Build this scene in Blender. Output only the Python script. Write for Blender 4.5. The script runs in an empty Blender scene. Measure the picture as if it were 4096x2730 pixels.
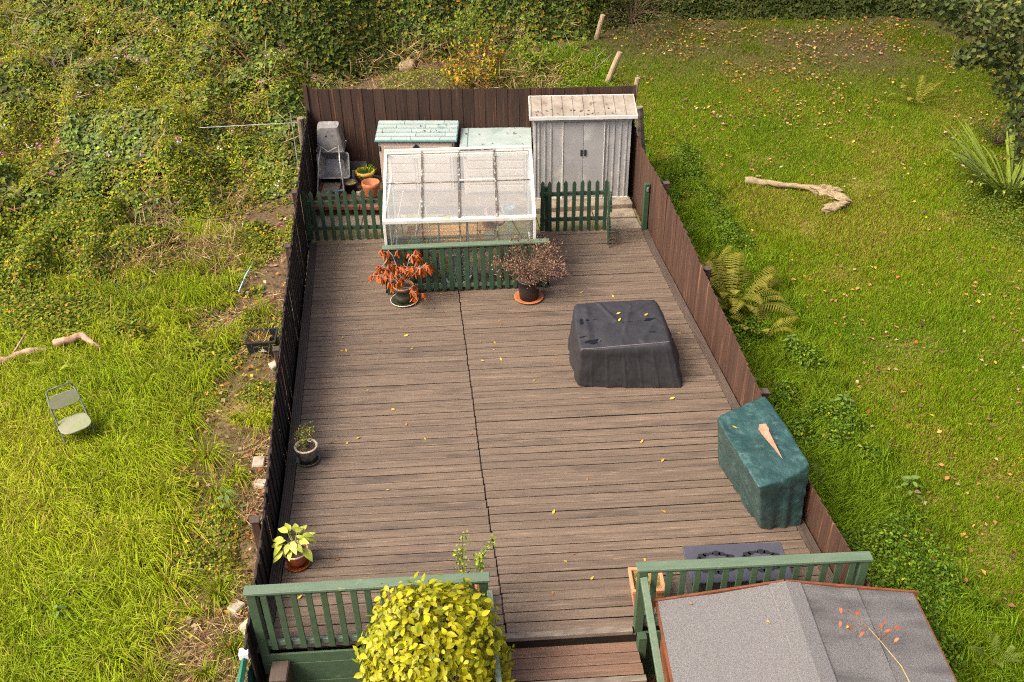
import bpy, bmesh, math, random
import numpy as np
from mathutils import Vector, Matrix, Euler

random.seed(7)
RNG = np.random.default_rng(11)
SC = bpy.context.scene
COL = SC.collection

# ------------------------------------------------------------------ camera
cam_data = bpy.data.cameras.new('camera')
cam_data.sensor_width = 36.0
cam_data.lens = 33.22
cam_data.clip_start = 0.1
cam_data.clip_end = 400.0
cam = bpy.data.objects.new('camera', cam_data)
COL.objects.link(cam)
CAM_R = Matrix(((0.99198, 0.08293, -0.09532), (-0.12552, 0.55779, -0.82043), (-0.01487, 0.82583, 0.56373)))
cam.matrix_world = Matrix.Translation((0, 0, 8.0)) @ CAM_R.to_4x4()
SC.camera = cam

# ------------------------------------------------------------------ sky, sun, exposure
SUN_EL, SUN_AZ = math.radians(50), math.radians(-112)     # azimuth measured from +y (away from camera) clockwise
world = bpy.data.worlds.new('World')
SC.world = world
world.use_nodes = True
wn = world.node_tree
bg = wn.nodes['Background']
sky = wn.nodes.new('ShaderNodeTexSky')
sky.sky_type = 'NISHITA'
sky.sun_disc = False
sky.sun_elevation = SUN_EL
sky.sun_rotation = SUN_AZ
sky.air_density = 0.45
sky.dust_density = 7.0
sky.ozone_density = 0.2
wn.links.new(sky.outputs[0], bg.inputs[0])
bg.inputs[1].default_value = 0.14
sun_data = bpy.data.lights.new('sun', 'SUN')
sun_data.energy = 1.2
sun_data.angle = math.radians(24)
sun_data.color = (1.0, 0.93, 0.78)
sun = bpy.data.objects.new('sun', sun_data)
COL.objects.link(sun)
sd = Vector((math.sin(SUN_AZ) * math.cos(SUN_EL), math.cos(SUN_AZ) * math.cos(SUN_EL), math.sin(SUN_EL)))
sun.rotation_euler = sd.to_track_quat('Z', 'Y').to_euler()
SC.view_settings.view_transform = 'Standard'
SC.view_settings.look = 'None'
SC.view_settings.gamma = 1.0
SC.view_settings.exposure = 1.5
SC.view_settings.use_curve_mapping = False
SC.cycles.use_denoising = False
SC.cycles.pixel_filter_type = 'BLACKMAN_HARRIS'
SC.cycles.filter_width = 1.15
SC.cycles.sample_clamp_indirect = 4.0
SC.cycles.max_bounces = 8
SC.cycles.transparent_max_bounces = 16
SC.cycles.caustics_reflective = False
SC.cycles.caustics_refractive = False

# ------------------------------------------------------------------ helpers
def srgb(r, g, b):
    f = lambda c: ((c / 255) / 12.92 if c / 255 <= 0.04045 else (((c / 255) + 0.055) / 1.055) ** 2.4)
    return (f(r), f(g), f(b))

def tag(o, label=None, cat=None, group=None, kind=None):
    if label: o['label'] = label
    if cat: o['category'] = cat
    if group: o['group'] = group
    if kind: o['kind'] = kind
    return o

def thing(name, label, cat, loc=(0, 0, 0), rotz=0.0, group=None, kind=None):
    o = bpy.data.objects.new(name, None)
    COL.objects.link(o)
    o.empty_display_size = 0.1
    o.location = loc
    o.rotation_euler = (0, 0, rotz)
    return tag(o, label, cat, group, kind)

def inst(name, me, parent=None, loc=(0, 0, 0), rot=(0, 0, 0), scale=(1, 1, 1)):
    o = bpy.data.objects.new(name, me)
    COL.objects.link(o)
    o.parent = parent
    o.location = loc
    o.rotation_euler = rot
    o.scale = scale
    return o

class MB:
    def __init__(s):
        s.v, s.f = [], []
    def add(s, vs, fs):
        b = len(s.v)
        s.v += [tuple(p) for p in vs]
        s.f += [tuple(i + b for i in q) for q in fs]
        return s
    def box(s, x0, x1, y0, y1, z0, z1):
        return s.add([(x0, y0, z0), (x1, y0, z0), (x1, y1, z0), (x0, y1, z0), (x0, y0, z1), (x1, y0, z1), (x1, y1, z1), (x0, y1, z1)],
                     [(0, 3, 2, 1), (4, 5, 6, 7), (0, 1, 5, 4), (1, 2, 6, 5), (2, 3, 7, 6), (3, 0, 4, 7)])
    def bar(s, p, q, w, h, up=(0, 0, 1)):
        """box beam from p to q, w wide, h high"""
        p, q, up = Vector(p), Vector(q), Vector(up)
        d = (q - p).normalized()
        a = d.cross(up)
        if a.length < 1e-4: a = d.cross(Vector((1, 0, 0)))
        a.normalize(); b = a.cross(d)
        vs = []
        for e in (p, q):
            for i, j in ((-1, -1), (1, -1), (1, 1), (-1, 1)):
                vs.append(e + a * (i * w / 2) + b * (j * h / 2))
        return s.add(vs, [(0, 1, 2, 3), (7, 6, 5, 4), (0, 4, 5, 1), (1, 5, 6, 2), (2, 6, 7, 3), (3, 7, 4, 0)])
    def prism(s, poly, z0, z1):
        n = len(poly)
        return s.add([(x, y, z0) for x, y in poly] + [(x, y, z1) for x, y in poly],
                     [tuple(range(n - 1, -1, -1)), tuple(range(n, 2 * n))] + [(i, (i + 1) % n, n + (i + 1) % n, n + i) for i in range(n)])
    def prism_y(s, poly, y0, y1):
        """poly in (x, z), extruded along y"""
        n = len(poly)
        return s.add([(x, y0, z) for x, z in poly] + [(x, y1, z) for x, z in poly],
                     [tuple(range(n)), tuple(range(2 * n - 1, n - 1, -1))] + [(i, n + i, n + (i + 1) % n, (i + 1) % n) for i in range(n)])
    def tube(s, pts, r, n=6, cap=True):
        pts = [Vector(p) for p in pts]
        rs = r if isinstance(r, (list, tuple)) else [r] * len(pts)
        b = len(s.v)
        prev = None
        for i, p in enumerate(pts):
            d = (pts[min(i + 1, len(pts) - 1)] - pts[max(i - 1, 0)]).normalized()
            if prev is None:
                a = d.cross(Vector((0, 0, 1)))
                if a.length < 0.1: a = d.cross(Vector((1, 0, 0)))
            else:
                a = prev - d * prev.dot(d)
            a.normalize(); prev = a
            c = d.cross(a)
            for k in range(n):
                t = 2 * math.pi * k / n
                s.v.append(tuple(p + (a * math.cos(t) + c * math.sin(t)) * rs[i]))
        for i in range(len(pts) - 1):
            for k in range(n):
                s.f.append((b + i * n + k, b + i * n + (k + 1) % n, b + (i + 1) * n + (k + 1) % n, b + (i + 1) * n + k))
        if cap:
            s.f.append(tuple(b + k for k in range(n - 1, -1, -1)))
            s.f.append(tuple(b + (len(pts) - 1) * n + k for k in range(n)))
        return s
    def lathe(s, prof, n=28, c=(0, 0, 0), close=False):
        b = len(s.v)
        for r, z in prof:
            for k in range(n):
                t = 2 * math.pi * k / n
                s.v.append((c[0] + r * math.cos(t), c[1] + r * math.sin(t), c[2] + z))
        for i in range(len(prof) - 1):
            for k in range(n):
                s.f.append((b + i * n + k, b + i * n + (k + 1) % n, b + (i + 1) * n + (k + 1) % n, b + (i + 1) * n + k))
        if close:
            s.f.append(tuple(b + k for k in range(n - 1, -1, -1)))
            s.f.append(tuple(b + (len(prof) - 1) * n + k for k in range(n)))
        return s
    def mesh(s, name, m, smooth=False, bevel=0.0, seg=1, jitter=0.0):
        me = bpy.data.meshes.new(name)
        me.from_pydata(s.v, [], s.f)
        if bevel or jitter:
            bm = bmesh.new(); bm.from_mesh(me)
            if jitter:
                for v in bm.verts: v.co += Vector((random.uniform(-1, 1), random.uniform(-1, 1), random.uniform(-1, 1))) * jitter
            if bevel:
                ed = [e for e in bm.edges if len(e.link_faces) == 2 and e.calc_face_angle(0) > 0.5]
                bmesh.ops.bevel(bm, geom=ed, offset=bevel, segments=seg, affect='EDGES', profile=0.6)
            bmesh.ops.recalc_face_normals(bm, faces=bm.faces)
            bm.to_mesh(me); bm.free()
        if m is not None: me.materials.append(m)
        if smooth: me.shade_smooth()
        me.update()
        return me
    def build(s, name, m, parent=None, smooth=False, bevel=0.0, seg=1, loc=(0, 0, 0), rot=(0, 0, 0), jitter=0.0):
        return inst(name, s.mesh(name, m, smooth, bevel, seg, jitter), parent, loc, rot)

def npmesh(name, V, F, m, col=None, parent=None, smooth=False):
    V = np.ascontiguousarray(V, dtype=np.float32); F = np.ascontiguousarray(F, dtype=np.int32)
    me = bpy.data.meshes.new(name)
    me.vertices.add(len(V)); me.vertices.foreach_set('co', V.ravel())
    k = F.shape[1]
    me.loops.add(F.size); me.loops.foreach_set('vertex_index', F.ravel())
    me.polygons.add(len(F)); me.polygons.foreach_set('loop_start', np.arange(len(F), dtype=np.int32) * k)
    me.update(calc_edges=True)
    if col is not None:
        a = me.attributes.new('col', 'FLOAT_COLOR', 'POINT')
        c = np.ones((len(V), 4), dtype=np.float32); c[:, :3] = np.clip(col, 0, 1)
        a.data.foreach_set('color', c.ravel())
    me.materials.append(m)
    if smooth: me.shade_smooth()
    return inst(name, me, parent)

def vnoise(x, y, s, seed=0):
    x = np.asarray(x, float) / s + seed * 17.13; y = np.asarray(y, float) / s - seed * 9.7
    xi, yi = np.floor(x).astype(np.int64), np.floor(y).astype(np.int64)
    fx, fy = x - xi, y - yi
    fx = fx * fx * (3 - 2 * fx); fy = fy * fy * (3 - 2 * fy)
    def h(a, b):
        n = (a * 374761393 + b * 668265263 + seed * 1442695041) & 0xffffffff
        n = ((n ^ (n >> 13)) * 1274126177) & 0xffffffff
        return ((n ^ (n >> 16)) & 0xffff) / 65535.0
    return (h(xi, yi) * (1 - fx) + h(xi + 1, yi) * fx) * (1 - fy) + (h(xi, yi + 1) * (1 - fx) + h(xi + 1, yi + 1) * fx) * fy

def fbm(x, y, s, seed=0):
    return (vnoise(x, y, s, seed) + 0.5 * vnoise(x, y, s / 2.1, seed + 1) + 0.25 * vnoise(x, y, s / 4.3, seed + 2)) / 1.75

def ramp(v, a, b):
    t = np.clip((np.asarray(v, float) - a) / (b - a), 0, 1)
    return t * t * (3 - 2 * t)

# ------------------------------------------------------------------ materials
def mat(name, c1, c2=None, scale=(3, 3, 3), rough=0.7, bump=0.0, bscale=None, rnd=0.0, metal=0.0, spec=0.4, c3=None, s3=(2, 2, 2), t3=0.6, w3=0.08,
        detail=5.0, contrast=(0.35, 0.68), coat=0.0, c4=None, s4=(9, 9, 9), t4=0.7, w4=0.06):
    m = bpy.data.materials.new(name)
    m.use_nodes = True
    nt = m.node_tree; N = nt.nodes; L = nt.links
    p = N['Principled BSDF']
    p.inputs['Roughness'].default_value = rough
    p.inputs['Metallic'].default_value = metal
    p.inputs['Specular IOR Level'].default_value = spec
    if coat: p.inputs['Coat Weight'].default_value = coat; p.inputs['Coat Roughness'].default_value = 0.12
    tc = N.new('ShaderNodeTexCoord'); oi = N.new('ShaderNodeObjectInfo')
    off = N.new('ShaderNodeVectorMath'); off.operation = 'MULTIPLY_ADD'
    comb = N.new('ShaderNodeCombineXYZ')
    for i in range(3): L.new(oi.outputs['Random'], comb.inputs[i])
    L.new(comb.outputs[0], off.inputs[0]); off.inputs[1].default_value = (37.0, 51.0, 23.0) if rnd else (0, 0, 0)
    L.new(tc.outputs['Object'], off.inputs[2])
    def noise(sc, det=detail):
        mp = N.new('ShaderNodeMapping'); mp.inputs['Scale'].default_value = sc
        L.new(off.outputs[0], mp.inputs[0])
        n = N.new('ShaderNodeTexNoise'); n.inputs['Scale'].default_value = 1.0; n.inputs['Detail'].default_value = det
        n.inputs['Roughness'].default_value = 0.62
        L.new(mp.outputs[0], n.inputs['Vector'])
        return n.outputs['Fac']
    def mixc(a, b, fac):
        x = N.new('ShaderNodeMix'); x.data_type = 'RGBA'
        for sck, val in ((x.inputs[0], fac), (x.inputs[6], a), (x.inputs[7], b)):
            if isinstance(val, tuple): sck.default_value = (*val, 1) if len(val) == 3 else val
            elif isinstance(val, (int, float)): sck.default_value = val
            else: L.new(val, sck)
        return x.outputs[2]
    def mr(v, a, b, c=0.0, d=1.0):
        x = N.new('ShaderNodeMapRange'); x.inputs[1].default_value = a; x.inputs[2].default_value = b
        x.inputs[3].default_value = c; x.inputs[4].default_value = d
        L.new(v, x.inputs[0]); return x.outputs[0]
    col = c1
    if c2 is not None: col = mixc(c1, c2, mr(noise(scale), *contrast))
    if c3 is not None: col = mixc(col, c3, mr(noise(s3), t3 - w3, t3 + w3))
    if c4 is not None: col = mixc(col, c4, mr(noise(s4), t4 - w4, t4 + w4))
    if rnd:
        hsv = N.new('ShaderNodeHueSaturation')
        L.new(mr(oi.outputs['Random'], 0, 1, 1 - rnd, 1 + rnd), hsv.inputs['Value'])
        if isinstance(col, tuple): hsv.inputs['Color'].default_value = (*col, 1)
        else: L.new(col, hsv.inputs['Color'])
        col = hsv.outputs[0]
    if isinstance(col, tuple): p.inputs['Base Color'].default_value = (*col, 1)
    else: L.new(col, p.inputs['Base Color'])
    if bump:
        b = N.new('ShaderNodeBump'); b.inputs['Strength'].default_value = bump; b.inputs['Distance'].default_value = 0.02
        L.new(noise(bscale or scale), b.inputs['Height']); L.new(b.outputs[0], p.inputs['Normal'])
    return m

def foliage_mat(name, trans=0.3, rough=0.6, spec=0.12):
    m = bpy.data.materials.new(name)
    m.use_nodes = True
    nt = m.node_tree; N = nt.nodes; L = nt.links
    p = N['Principled BSDF']; out = N['Material Output']
    a = N.new('ShaderNodeAttribute'); a.attribute_name = 'col'
    L.new(a.outputs['Color'], p.inputs['Base Color'])
    p.inputs['Roughness'].default_value = rough; p.inputs['Specular IOR Level'].default_value = spec
    t = N.new('ShaderNodeBsdfTranslucent'); L.new(a.outputs['Color'], t.inputs[0])
    mx = N.new('ShaderNodeMixShader'); mx.inputs[0].default_value = trans
    L.new(p.outputs[0], mx.inputs[1]); L.new(t.outputs[0], mx.inputs[2]); L.new(mx.outputs[0], out.inputs[0])
    return m

def leaf_mat(name, c1, c2, trans=0.25, rough=0.4, rnd=0.15, scale=(12, 12, 12)):
    m = mat(name, c1, c2, scale=scale, rough=rough, rnd=rnd, spec=0.3)
    nt = m.node_tree; N = nt.nodes; L = nt.links
    p = N['Principled BSDF']; out = N['Material Output']
    src = p.inputs['Base Color'].links[0].from_socket
    t = N.new('ShaderNodeBsdfTranslucent'); L.new(src, t.inputs[0])
    mx = N.new('ShaderNodeMixShader'); mx.inputs[0].default_value = trans
    L.new(p.outputs[0], mx.inputs[1]); L.new(t.outputs[0], mx.inputs[2]); L.new(mx.outputs[0], out.inputs[0])
    return m

def glass_mat(name, film, rough=0.08):
    """dusty thin glass: mostly clear, with a pale film of dirt and a sky reflection"""
    m = bpy.data.materials.new(name); m.use_nodes = True
    nt = m.node_tree; N = nt.nodes; L = nt.links
    out = N['Material Output']; N.remove(N['Principled BSDF'])
    tr = N.new('ShaderNodeBsdfTransparent'); tr.inputs[0].default_value = (0.93, 0.95, 0.93, 1)
    df = N.new('ShaderNodeBsdfDiffuse'); df.inputs[0].default_value = (0.72, 0.72, 0.69, 1)
    gl = N.new('ShaderNodeBsdfGlossy'); gl.inputs['Roughness'].default_value = rough
    tc = N.new('ShaderNodeTexCoord'); nz = N.new('ShaderNodeTexNoise'); nz.inputs['Scale'].default_value = 5.0; nz.inputs['Detail'].default_value = 6.0
    L.new(tc.outputs['Object'], nz.inputs['Vector'])
    mr = N.new('ShaderNodeMapRange'); mr.inputs[1].default_value = 0.3; mr.inputs[2].default_value = 0.75
    mr.inputs[3].default_value = film * 0.88; mr.inputs[4].default_value = film * 1.12
    L.new(nz.outputs['Fac'], mr.inputs[0])
    m1 = N.new('ShaderNodeMixShader'); L.new(mr.outputs[0], m1.inputs[0]); L.new(tr.outputs[0], m1.inputs[1]); L.new(df.outputs[0], m1.inputs[2])
    fr = N.new('ShaderNodeFresnel'); fr.inputs[0].default_value = 1.5
    m2 = N.new('ShaderNodeMixShader'); L.new(fr.outputs[0], m2.inputs[0]); L.new(m1.outputs[0], m2.inputs[1]); L.new(gl.outputs[0], m2.inputs[2])
    L.new(m2.outputs[0], out.inputs[0])
    return m

M = {}
M['plank'] = mat('deck_plank_wood', (0.130, 0.092, 0.062), (0.078, 0.056, 0.040), scale=(1.3, 30, 30), rough=0.78, bump=0.35, bscale=(3, 60, 60), rnd=0.10,
                 c3=(0.185, 0.13, 0.085), s3=(2.2, 46, 20), t3=0.62, w3=0.06, c4=(0.042, 0.032, 0.025), s4=(0.9, 3.5, 3), t4=0.66, w4=0.1)
M['board_edge'] = mat('gap_shade_board_edge', (0.020, 0.015, 0.011), (0.012, 0.009, 0.007), scale=(4, 20, 20), rough=0.95, spec=0.1)  # board sides coloured dark to paint shade into the gaps
M['edging'] = mat('grooved_edging_wood', (0.075, 0.052, 0.038), (0.045, 0.032, 0.025), scale=(20, 1.2, 20), rough=0.8, bump=0.3, bscale=(40, 3, 40), rnd=0.12)
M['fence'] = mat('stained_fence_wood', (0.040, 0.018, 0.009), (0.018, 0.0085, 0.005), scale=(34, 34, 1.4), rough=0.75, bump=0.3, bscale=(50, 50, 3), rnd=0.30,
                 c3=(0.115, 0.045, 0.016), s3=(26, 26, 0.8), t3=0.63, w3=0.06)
M['fence_right'] = mat('lit_side_fence_wood', (0.072, 0.033, 0.018), (0.034, 0.017, 0.011), scale=(34, 34, 1.4), rough=0.75, bump=0.3, bscale=(50, 50, 3), rnd=0.22,
                 c3=(0.17, 0.08, 0.035), s3=(26, 26, 0.8), t3=0.64, w3=0.06)  # lit side copy of the fence wood, light put into its colour
M['fence_left'] = mat('shade_side_fence_wood', (0.022, 0.012, 0.008), (0.012, 0.007, 0.005), scale=(34, 34, 1.4), rough=0.8, bump=0.3, bscale=(50, 50, 3), rnd=0.22)  # shadow side copy of the fence wood, shade put into its colour
M['green'] = mat('green_painted_wood', (0.046, 0.080, 0.040), (0.034, 0.062, 0.031), scale=(14, 14, 14), rough=0.6, bump=0.15, bscale=(40, 40, 40), rnd=0.08,
                 c3=(0.075, 0.115, 0.06), s3=(5, 5, 5), t3=0.70, w3=0.06)
M['green_rail'] = mat('lit_green_rail', (0.100, 0.140, 0.090), (0.074, 0.112, 0.068), scale=(3, 16, 16), rough=0.55, bump=0.12, bscale=(40, 40, 40), rnd=0.06,
                 c3=(0.17, 0.20, 0.11), s3=(4, 4, 4), t3=0.70, w3=0.04)  # green paint lightened, light from above put into its colour
M['green_dark'] = mat('green_picket_paint', (0.030, 0.060, 0.029), (0.021, 0.045, 0.022), scale=(14, 14, 14), rough=0.6, bump=0.15, rnd=0.10)
M['trim'] = mat('grey_step_trim', (0.19, 0.155, 0.115), (0.10, 0.08, 0.06), scale=(5, 20, 20), rough=0.6, bump=0.2)
M['step'] = mat('step_plank_wood', (0.17, 0.098, 0.062), (0.10, 0.058, 0.038), scale=(1.3, 30, 30), rough=0.75, bump=0.35, bscale=(3, 60, 60), rnd=0.10)
M['soil'] = mat('garden_soil', (0.075, 0.05, 0.033), (0.12, 0.085, 0.05), scale=(7, 7, 7), rough=0.95, bump=0.5, bscale=(20, 20, 20), spec=0.1)
M['concrete'] = mat('old_concrete', (0.24, 0.195, 0.135), (0.15, 0.12, 0.09), scale=(6, 6, 6), rough=0.9, bump=0.3, bscale=(30, 30, 30), c3=(0.10, 0.08, 0.06), s3=(3, 3, 3), t3=0.62)
M['mossy'] = mat('mossy_paving', (0.17, 0.14, 0.09), (0.10, 0.09, 0.045), scale=(5, 5, 5), rough=0.95, bump=0.4, bscale=(25, 25, 25), c3=(0.10, 0.095, 0.02), s3=(4, 4, 4), t3=0.52)
M['brick'] = mat('red_brick', (0.22, 0.085, 0.045), (0.13, 0.05, 0.03), scale=(20, 20, 20), rough=0.9, bump=0.4, rnd=0.15)
M['shed_wall'] = mat('grey_metal_sheet', (0.275, 0.27, 0.255), (0.24, 0.235, 0.225), scale=(3, 3, 2), rough=0.5, rnd=0.02, spec=0.4, c3=(0.40, 0.38, 0.34), s3=(2, 2, 2), t3=0.62, w3=0.1)
M['shed_trim'] = mat('white_metal_trim', (0.52, 0.51, 0.47), (0.42, 0.41, 0.37), scale=(6, 6, 6), rough=0.45)
M['shed_roof'] = mat('dirty_roof_sheet', (0.27, 0.235, 0.185), (0.17, 0.14, 0.105), scale=(5, 5, 5), rough=0.7, c3=(0.12, 0.085, 0.055), s3=(7, 4, 4), t3=0.66, w3=0.05)
M['black'] = mat('black_plastic', (0.012, 0.012, 0.013), (0.02, 0.02, 0.021), scale=(8, 8, 8), rough=0.45)
M['black_metal'] = mat('black_metal', (0.015, 0.016, 0.018), None, rough=0.4)
M['beige'] = mat('beige_plastic', (0.36, 0.285, 0.22), (0.33, 0.26, 0.20), scale=(4, 4, 4), rough=0.55, rnd=0.03)
M['teal_roof'] = mat('pale_teal_plastic', (0.215, 0.26, 0.24), (0.27, 0.315, 0.29), scale=(3, 8, 8), rough=0.55, rnd=0.06, c3=(0.12, 0.18, 0.165), s3=(3, 3, 3), t3=0.68)
M['teal_edge'] = mat('teal_plastic_edge', (0.06, 0.16, 0.16), None, rough=0.5)
M['gh_white'] = mat('white_painted_frame', (0.52, 0.51, 0.46), (0.42, 0.41, 0.35), scale=(6, 6, 6), rough=0.5, c3=(0.16, 0.13, 0.06), s3=(9, 9, 9), t3=0.70, w3=0.03)
M['gh_bar'] = mat('dirty_glazing_bar', (0.30, 0.29, 0.26), (0.06, 0.055, 0.04), scale=(14, 14, 14), rough=0.6, contrast=(0.35, 0.5))
M['glass_roof'] = glass_mat('dusty_roof_glass', 0.15, 0.12)
M['glass_wall'] = glass_mat('greenhouse_wall_glass', 0.07, 0.1)
M['galv'] = mat('galvanised_steel', (0.36, 0.35, 0.33), (0.22, 0.21, 0.20), scale=(5, 5, 5), rough=0.45, metal=0.55, c3=(0.5, 0.49, 0.46), s3=(4, 4, 7), t3=0.6)
M['tube_steel'] = mat('steel_tube', (0.42, 0.41, 0.39), (0.25, 0.24, 0.23), scale=(8, 8, 8), rough=0.4, metal=0.6)
M['grey_frame'] = mat('grey_painted_tube', (0.10, 0.12, 0.14), (0.07, 0.085, 0.1), scale=(8, 8, 8), rough=0.5)
M['red'] = mat('red_rubber', (0.42, 0.02, 0.025), None, rough=0.5)
M['terracotta'] = mat('terracotta', (0.40, 0.135, 0.05), (0.30, 0.095, 0.035), scale=(7, 7, 14), rough=0.75, bump=0.1)
M['terra_glaze'] = mat('glazed_orange_pot', (0.30, 0.070, 0.014), (0.20, 0.042, 0.010), scale=(5, 5, 9), rough=0.25, coat=0.5)
M['terra_pale'] = mat('pale_terracotta_planter', (0.44, 0.22, 0.11), (0.36, 0.15, 0.065), scale=(6, 6, 6), rough=0.7)
M['sprig'] = mat('sprig_stem', (0.34, 0.24, 0.06), None, rough=0.7)
M['cream'] = mat('cream_glaze', (0.58, 0.48, 0.34), (0.46, 0.37, 0.26), scale=(8, 8, 8), rough=0.35, coat=0.3)
M['pot_green'] = mat('dark_green_glaze', (0.045, 0.052, 0.030), (0.10, 0.10, 0.055), scale=(10, 10, 26), rough=0.3, coat=0.4)
M['pot_stone'] = mat('grey_stoneware', (0.16, 0.14, 0.11), (0.04, 0.04, 0.036), scale=(30, 30, 9), rough=0.35, coat=0.3)
M['saucer_dark'] = mat('dark_green_saucer', (0.022, 0.028, 0.020), (0.05, 0.055, 0.035), scale=(8, 8, 8), rough=0.25, coat=0.4)
M['yellow_pot'] = mat('yellow_rim_pot', (0.62, 0.40, 0.07), (0.5, 0.3, 0.05), scale=(6, 6, 6), rough=0.5)
M['cover_black'] = mat('black_cover_fabric', (0.024, 0.023, 0.025), (0.017, 0.0165, 0.018), scale=(6, 6, 6), rough=0.55, spec=0.45, bump=0.30, bscale=(16, 16, 5))
M['water'] = mat('puddle_water', (0.004, 0.004, 0.005), None, rough=0.08, spec=0.5)
M['seam'] = mat('cover_seam_thread', (0.16, 0.13, 0.13), None, rough=0.8)
M['cover_green'] = mat('green_tarpaulin', (0.026, 0.066, 0.060), (0.015, 0.042, 0.039), scale=(7, 7, 7), rough=0.33, spec=0.5, bump=0.8, bscale=(17, 17, 17), c3=(0.050, 0.105, 0.095), s3=(9, 9, 9), t3=0.60, w3=0.08)
M['stake'] = mat('reddish_stake_wood', (0.42, 0.22, 0.14), (0.30, 0.14, 0.085), scale=(20, 4, 20), rough=0.8)
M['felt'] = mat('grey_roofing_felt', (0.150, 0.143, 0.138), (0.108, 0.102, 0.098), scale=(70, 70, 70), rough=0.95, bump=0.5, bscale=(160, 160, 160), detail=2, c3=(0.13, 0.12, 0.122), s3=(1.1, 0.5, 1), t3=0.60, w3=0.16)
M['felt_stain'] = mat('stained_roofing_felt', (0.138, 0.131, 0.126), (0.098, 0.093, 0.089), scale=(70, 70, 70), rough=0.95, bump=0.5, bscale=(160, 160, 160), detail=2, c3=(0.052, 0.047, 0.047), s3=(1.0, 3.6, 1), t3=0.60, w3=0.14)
M['shed_brown'] = mat('orange_brown_stain', (0.17, 0.055, 0.018), (0.095, 0.03, 0.011), scale=(5, 5, 26), rough=0.65, bump=0.2, rnd=0.1)
M['bark'] = mat('grey_brown_bark', (0.20, 0.16, 0.11), (0.085, 0.065, 0.045), scale=(9, 9, 9), rough=0.95, bump=0.7, bscale=(18, 18, 18))
M['pale_wood'] = mat('weathered_pale_wood', (0.29, 0.22, 0.12), (0.16, 0.115, 0.065), scale=(6, 20, 20), rough=0.9, bump=0.6, bscale=(16, 16, 16), c3=(0.10, 0.075, 0.05), s3=(8, 8, 8), t3=0.66)
M['birch'] = mat('pinkish_bark', (0.42, 0.29, 0.19), (0.20, 0.11, 0.065), scale=(10, 10, 10), rough=0.9, bump=0.5)
M['post_wood'] = mat('round_post_wood', (0.34, 0.26, 0.15), (0.20, 0.14, 0.08), scale=(16, 16, 2), rough=0.9, bump=0.4)
M['stone'] = mat('pale_limestone', (0.36, 0.31, 0.235), (0.24, 0.2, 0.15), scale=(9, 9, 9), rough=0.95, bump=0.5)
M['twig'] = mat('grey_twig', (0.30, 0.24, 0.20), (0.17, 0.12, 0.1), scale=(9, 9, 9), rough=0.85)
M['twig_brown'] = mat('brown_twig', (0.13, 0.075, 0.045), (0.07, 0.04, 0.026), scale=(9, 9, 9), rough=0.85)
M['chair_seat'] = mat('algae_green_plastic', (0.225, 0.225, 0.135), (0.17, 0.18, 0.10), scale=(6, 6, 6), rough=0.6, c3=(0.20, 0.24, 0.08), s3=(7, 7, 7), t3=0.6)
M['pale_blue'] = mat('pale_blue_pole', (0.36, 0.60, 0.58), None, rough=0.5)
M['white'] = mat('white_plastic', (0.72, 0.72, 0.69), (0.6, 0.6, 0.57), scale=(8, 8, 8), rough=0.5)
M['white_paint'] = mat('white_print', (0.65, 0.65, 0.64), None, rough=0.6)
M['tan_timber'] = mat('orange_tan_timber', (0.46, 0.26, 0.10), (0.34, 0.18, 0.07), scale=(2, 20, 20), rough=0.8)
M['teal_hose'] = mat('teal_hose', (0.03, 0.22, 0.19), None, rough=0.4)
M['yellow'] = mat('yellow_plastic', (0.62, 0.47, 0.02), None, rough=0.4)
M['lime'] = mat('lime_plastic', (0.10, 0.42, 0.06), None, rough=0.4)
M['pink_clay'] = mat('pink_clay', (0.50, 0.27, 0.21), (0.40, 0.2, 0.15), scale=(7, 7, 7), rough=0.7)
M['pale_green'] = mat('pale_green_enamel', (0.40, 0.50, 0.42), (0.32, 0.42, 0.35), scale=(7, 7, 7), rough=0.4)
M['blue_net'] = mat('blue_net', (0.25, 0.38, 0.60), None, rough=0.7)
M['blue_scrap'] = mat('blue_grey_plastic', (0.22, 0.27, 0.36), (0.12, 0.15, 0.2), scale=(9, 9, 9), rough=0.5)
M['bench_top'] = mat('grey_glass_top', (0.062, 0.060, 0.072), (0.05, 0.048, 0.058), scale=(6, 6, 6), rough=0.22, coat=0.4)
M['bench_side'] = mat('dark_grey_panel', (0.075, 0.068, 0.066), (0.055, 0.05, 0.05), scale=(4, 4, 4), rough=0.6)
M['corrugated'] = mat('blue_green_panel', (0.022, 0.14, 0.085), (0.016, 0.10, 0.065), scale=(5, 5, 5), rough=0.45)
M['compost'] = mat('potting_compost', (0.045, 0.03, 0.022), (0.09, 0.06, 0.04), scale=(20, 20, 20), rough=0.95, bump=0.8, bscale=(40, 40, 40))
M['moss'] = mat('dry_moss', (0.24, 0.18, 0.05), (0.15, 0.10, 0.03), scale=(20, 20, 20), rough=0.95, bump=0.9, bscale=(40, 40, 40))
M['foliage'] = foliage_mat('foliage', 0.30)
M['grass'] = foliage_mat('grass_blades', 0.35, 0.5)
M['dry'] = foliage_mat('dry_leaves', 0.15, 0.8, 0.1)
M['shrub_leaf'] = leaf_mat('yellow_green_shrub_leaf', (0.46, 0.39, 0.006), (0.26, 0.28, 0.006), 0.25, 0.50, 0.25)
M['hosta'] = leaf_mat('hosta_leaf', (0.46, 0.47, 0.07), (0.26, 0.33, 0.05), 0.25, 0.4, 0.15, (20, 20, 20))
M['iris'] = leaf_mat('strap_leaf', (0.22, 0.27, 0.035), (0.13, 0.19, 0.02), 0.25, 0.4, 0.25)
M['fern_gold'] = leaf_mat('golden_fern_frond', (0.25, 0.21, 0.020), (0.13, 0.145, 0.014), 0.3, 0.6, 0.25)
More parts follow.
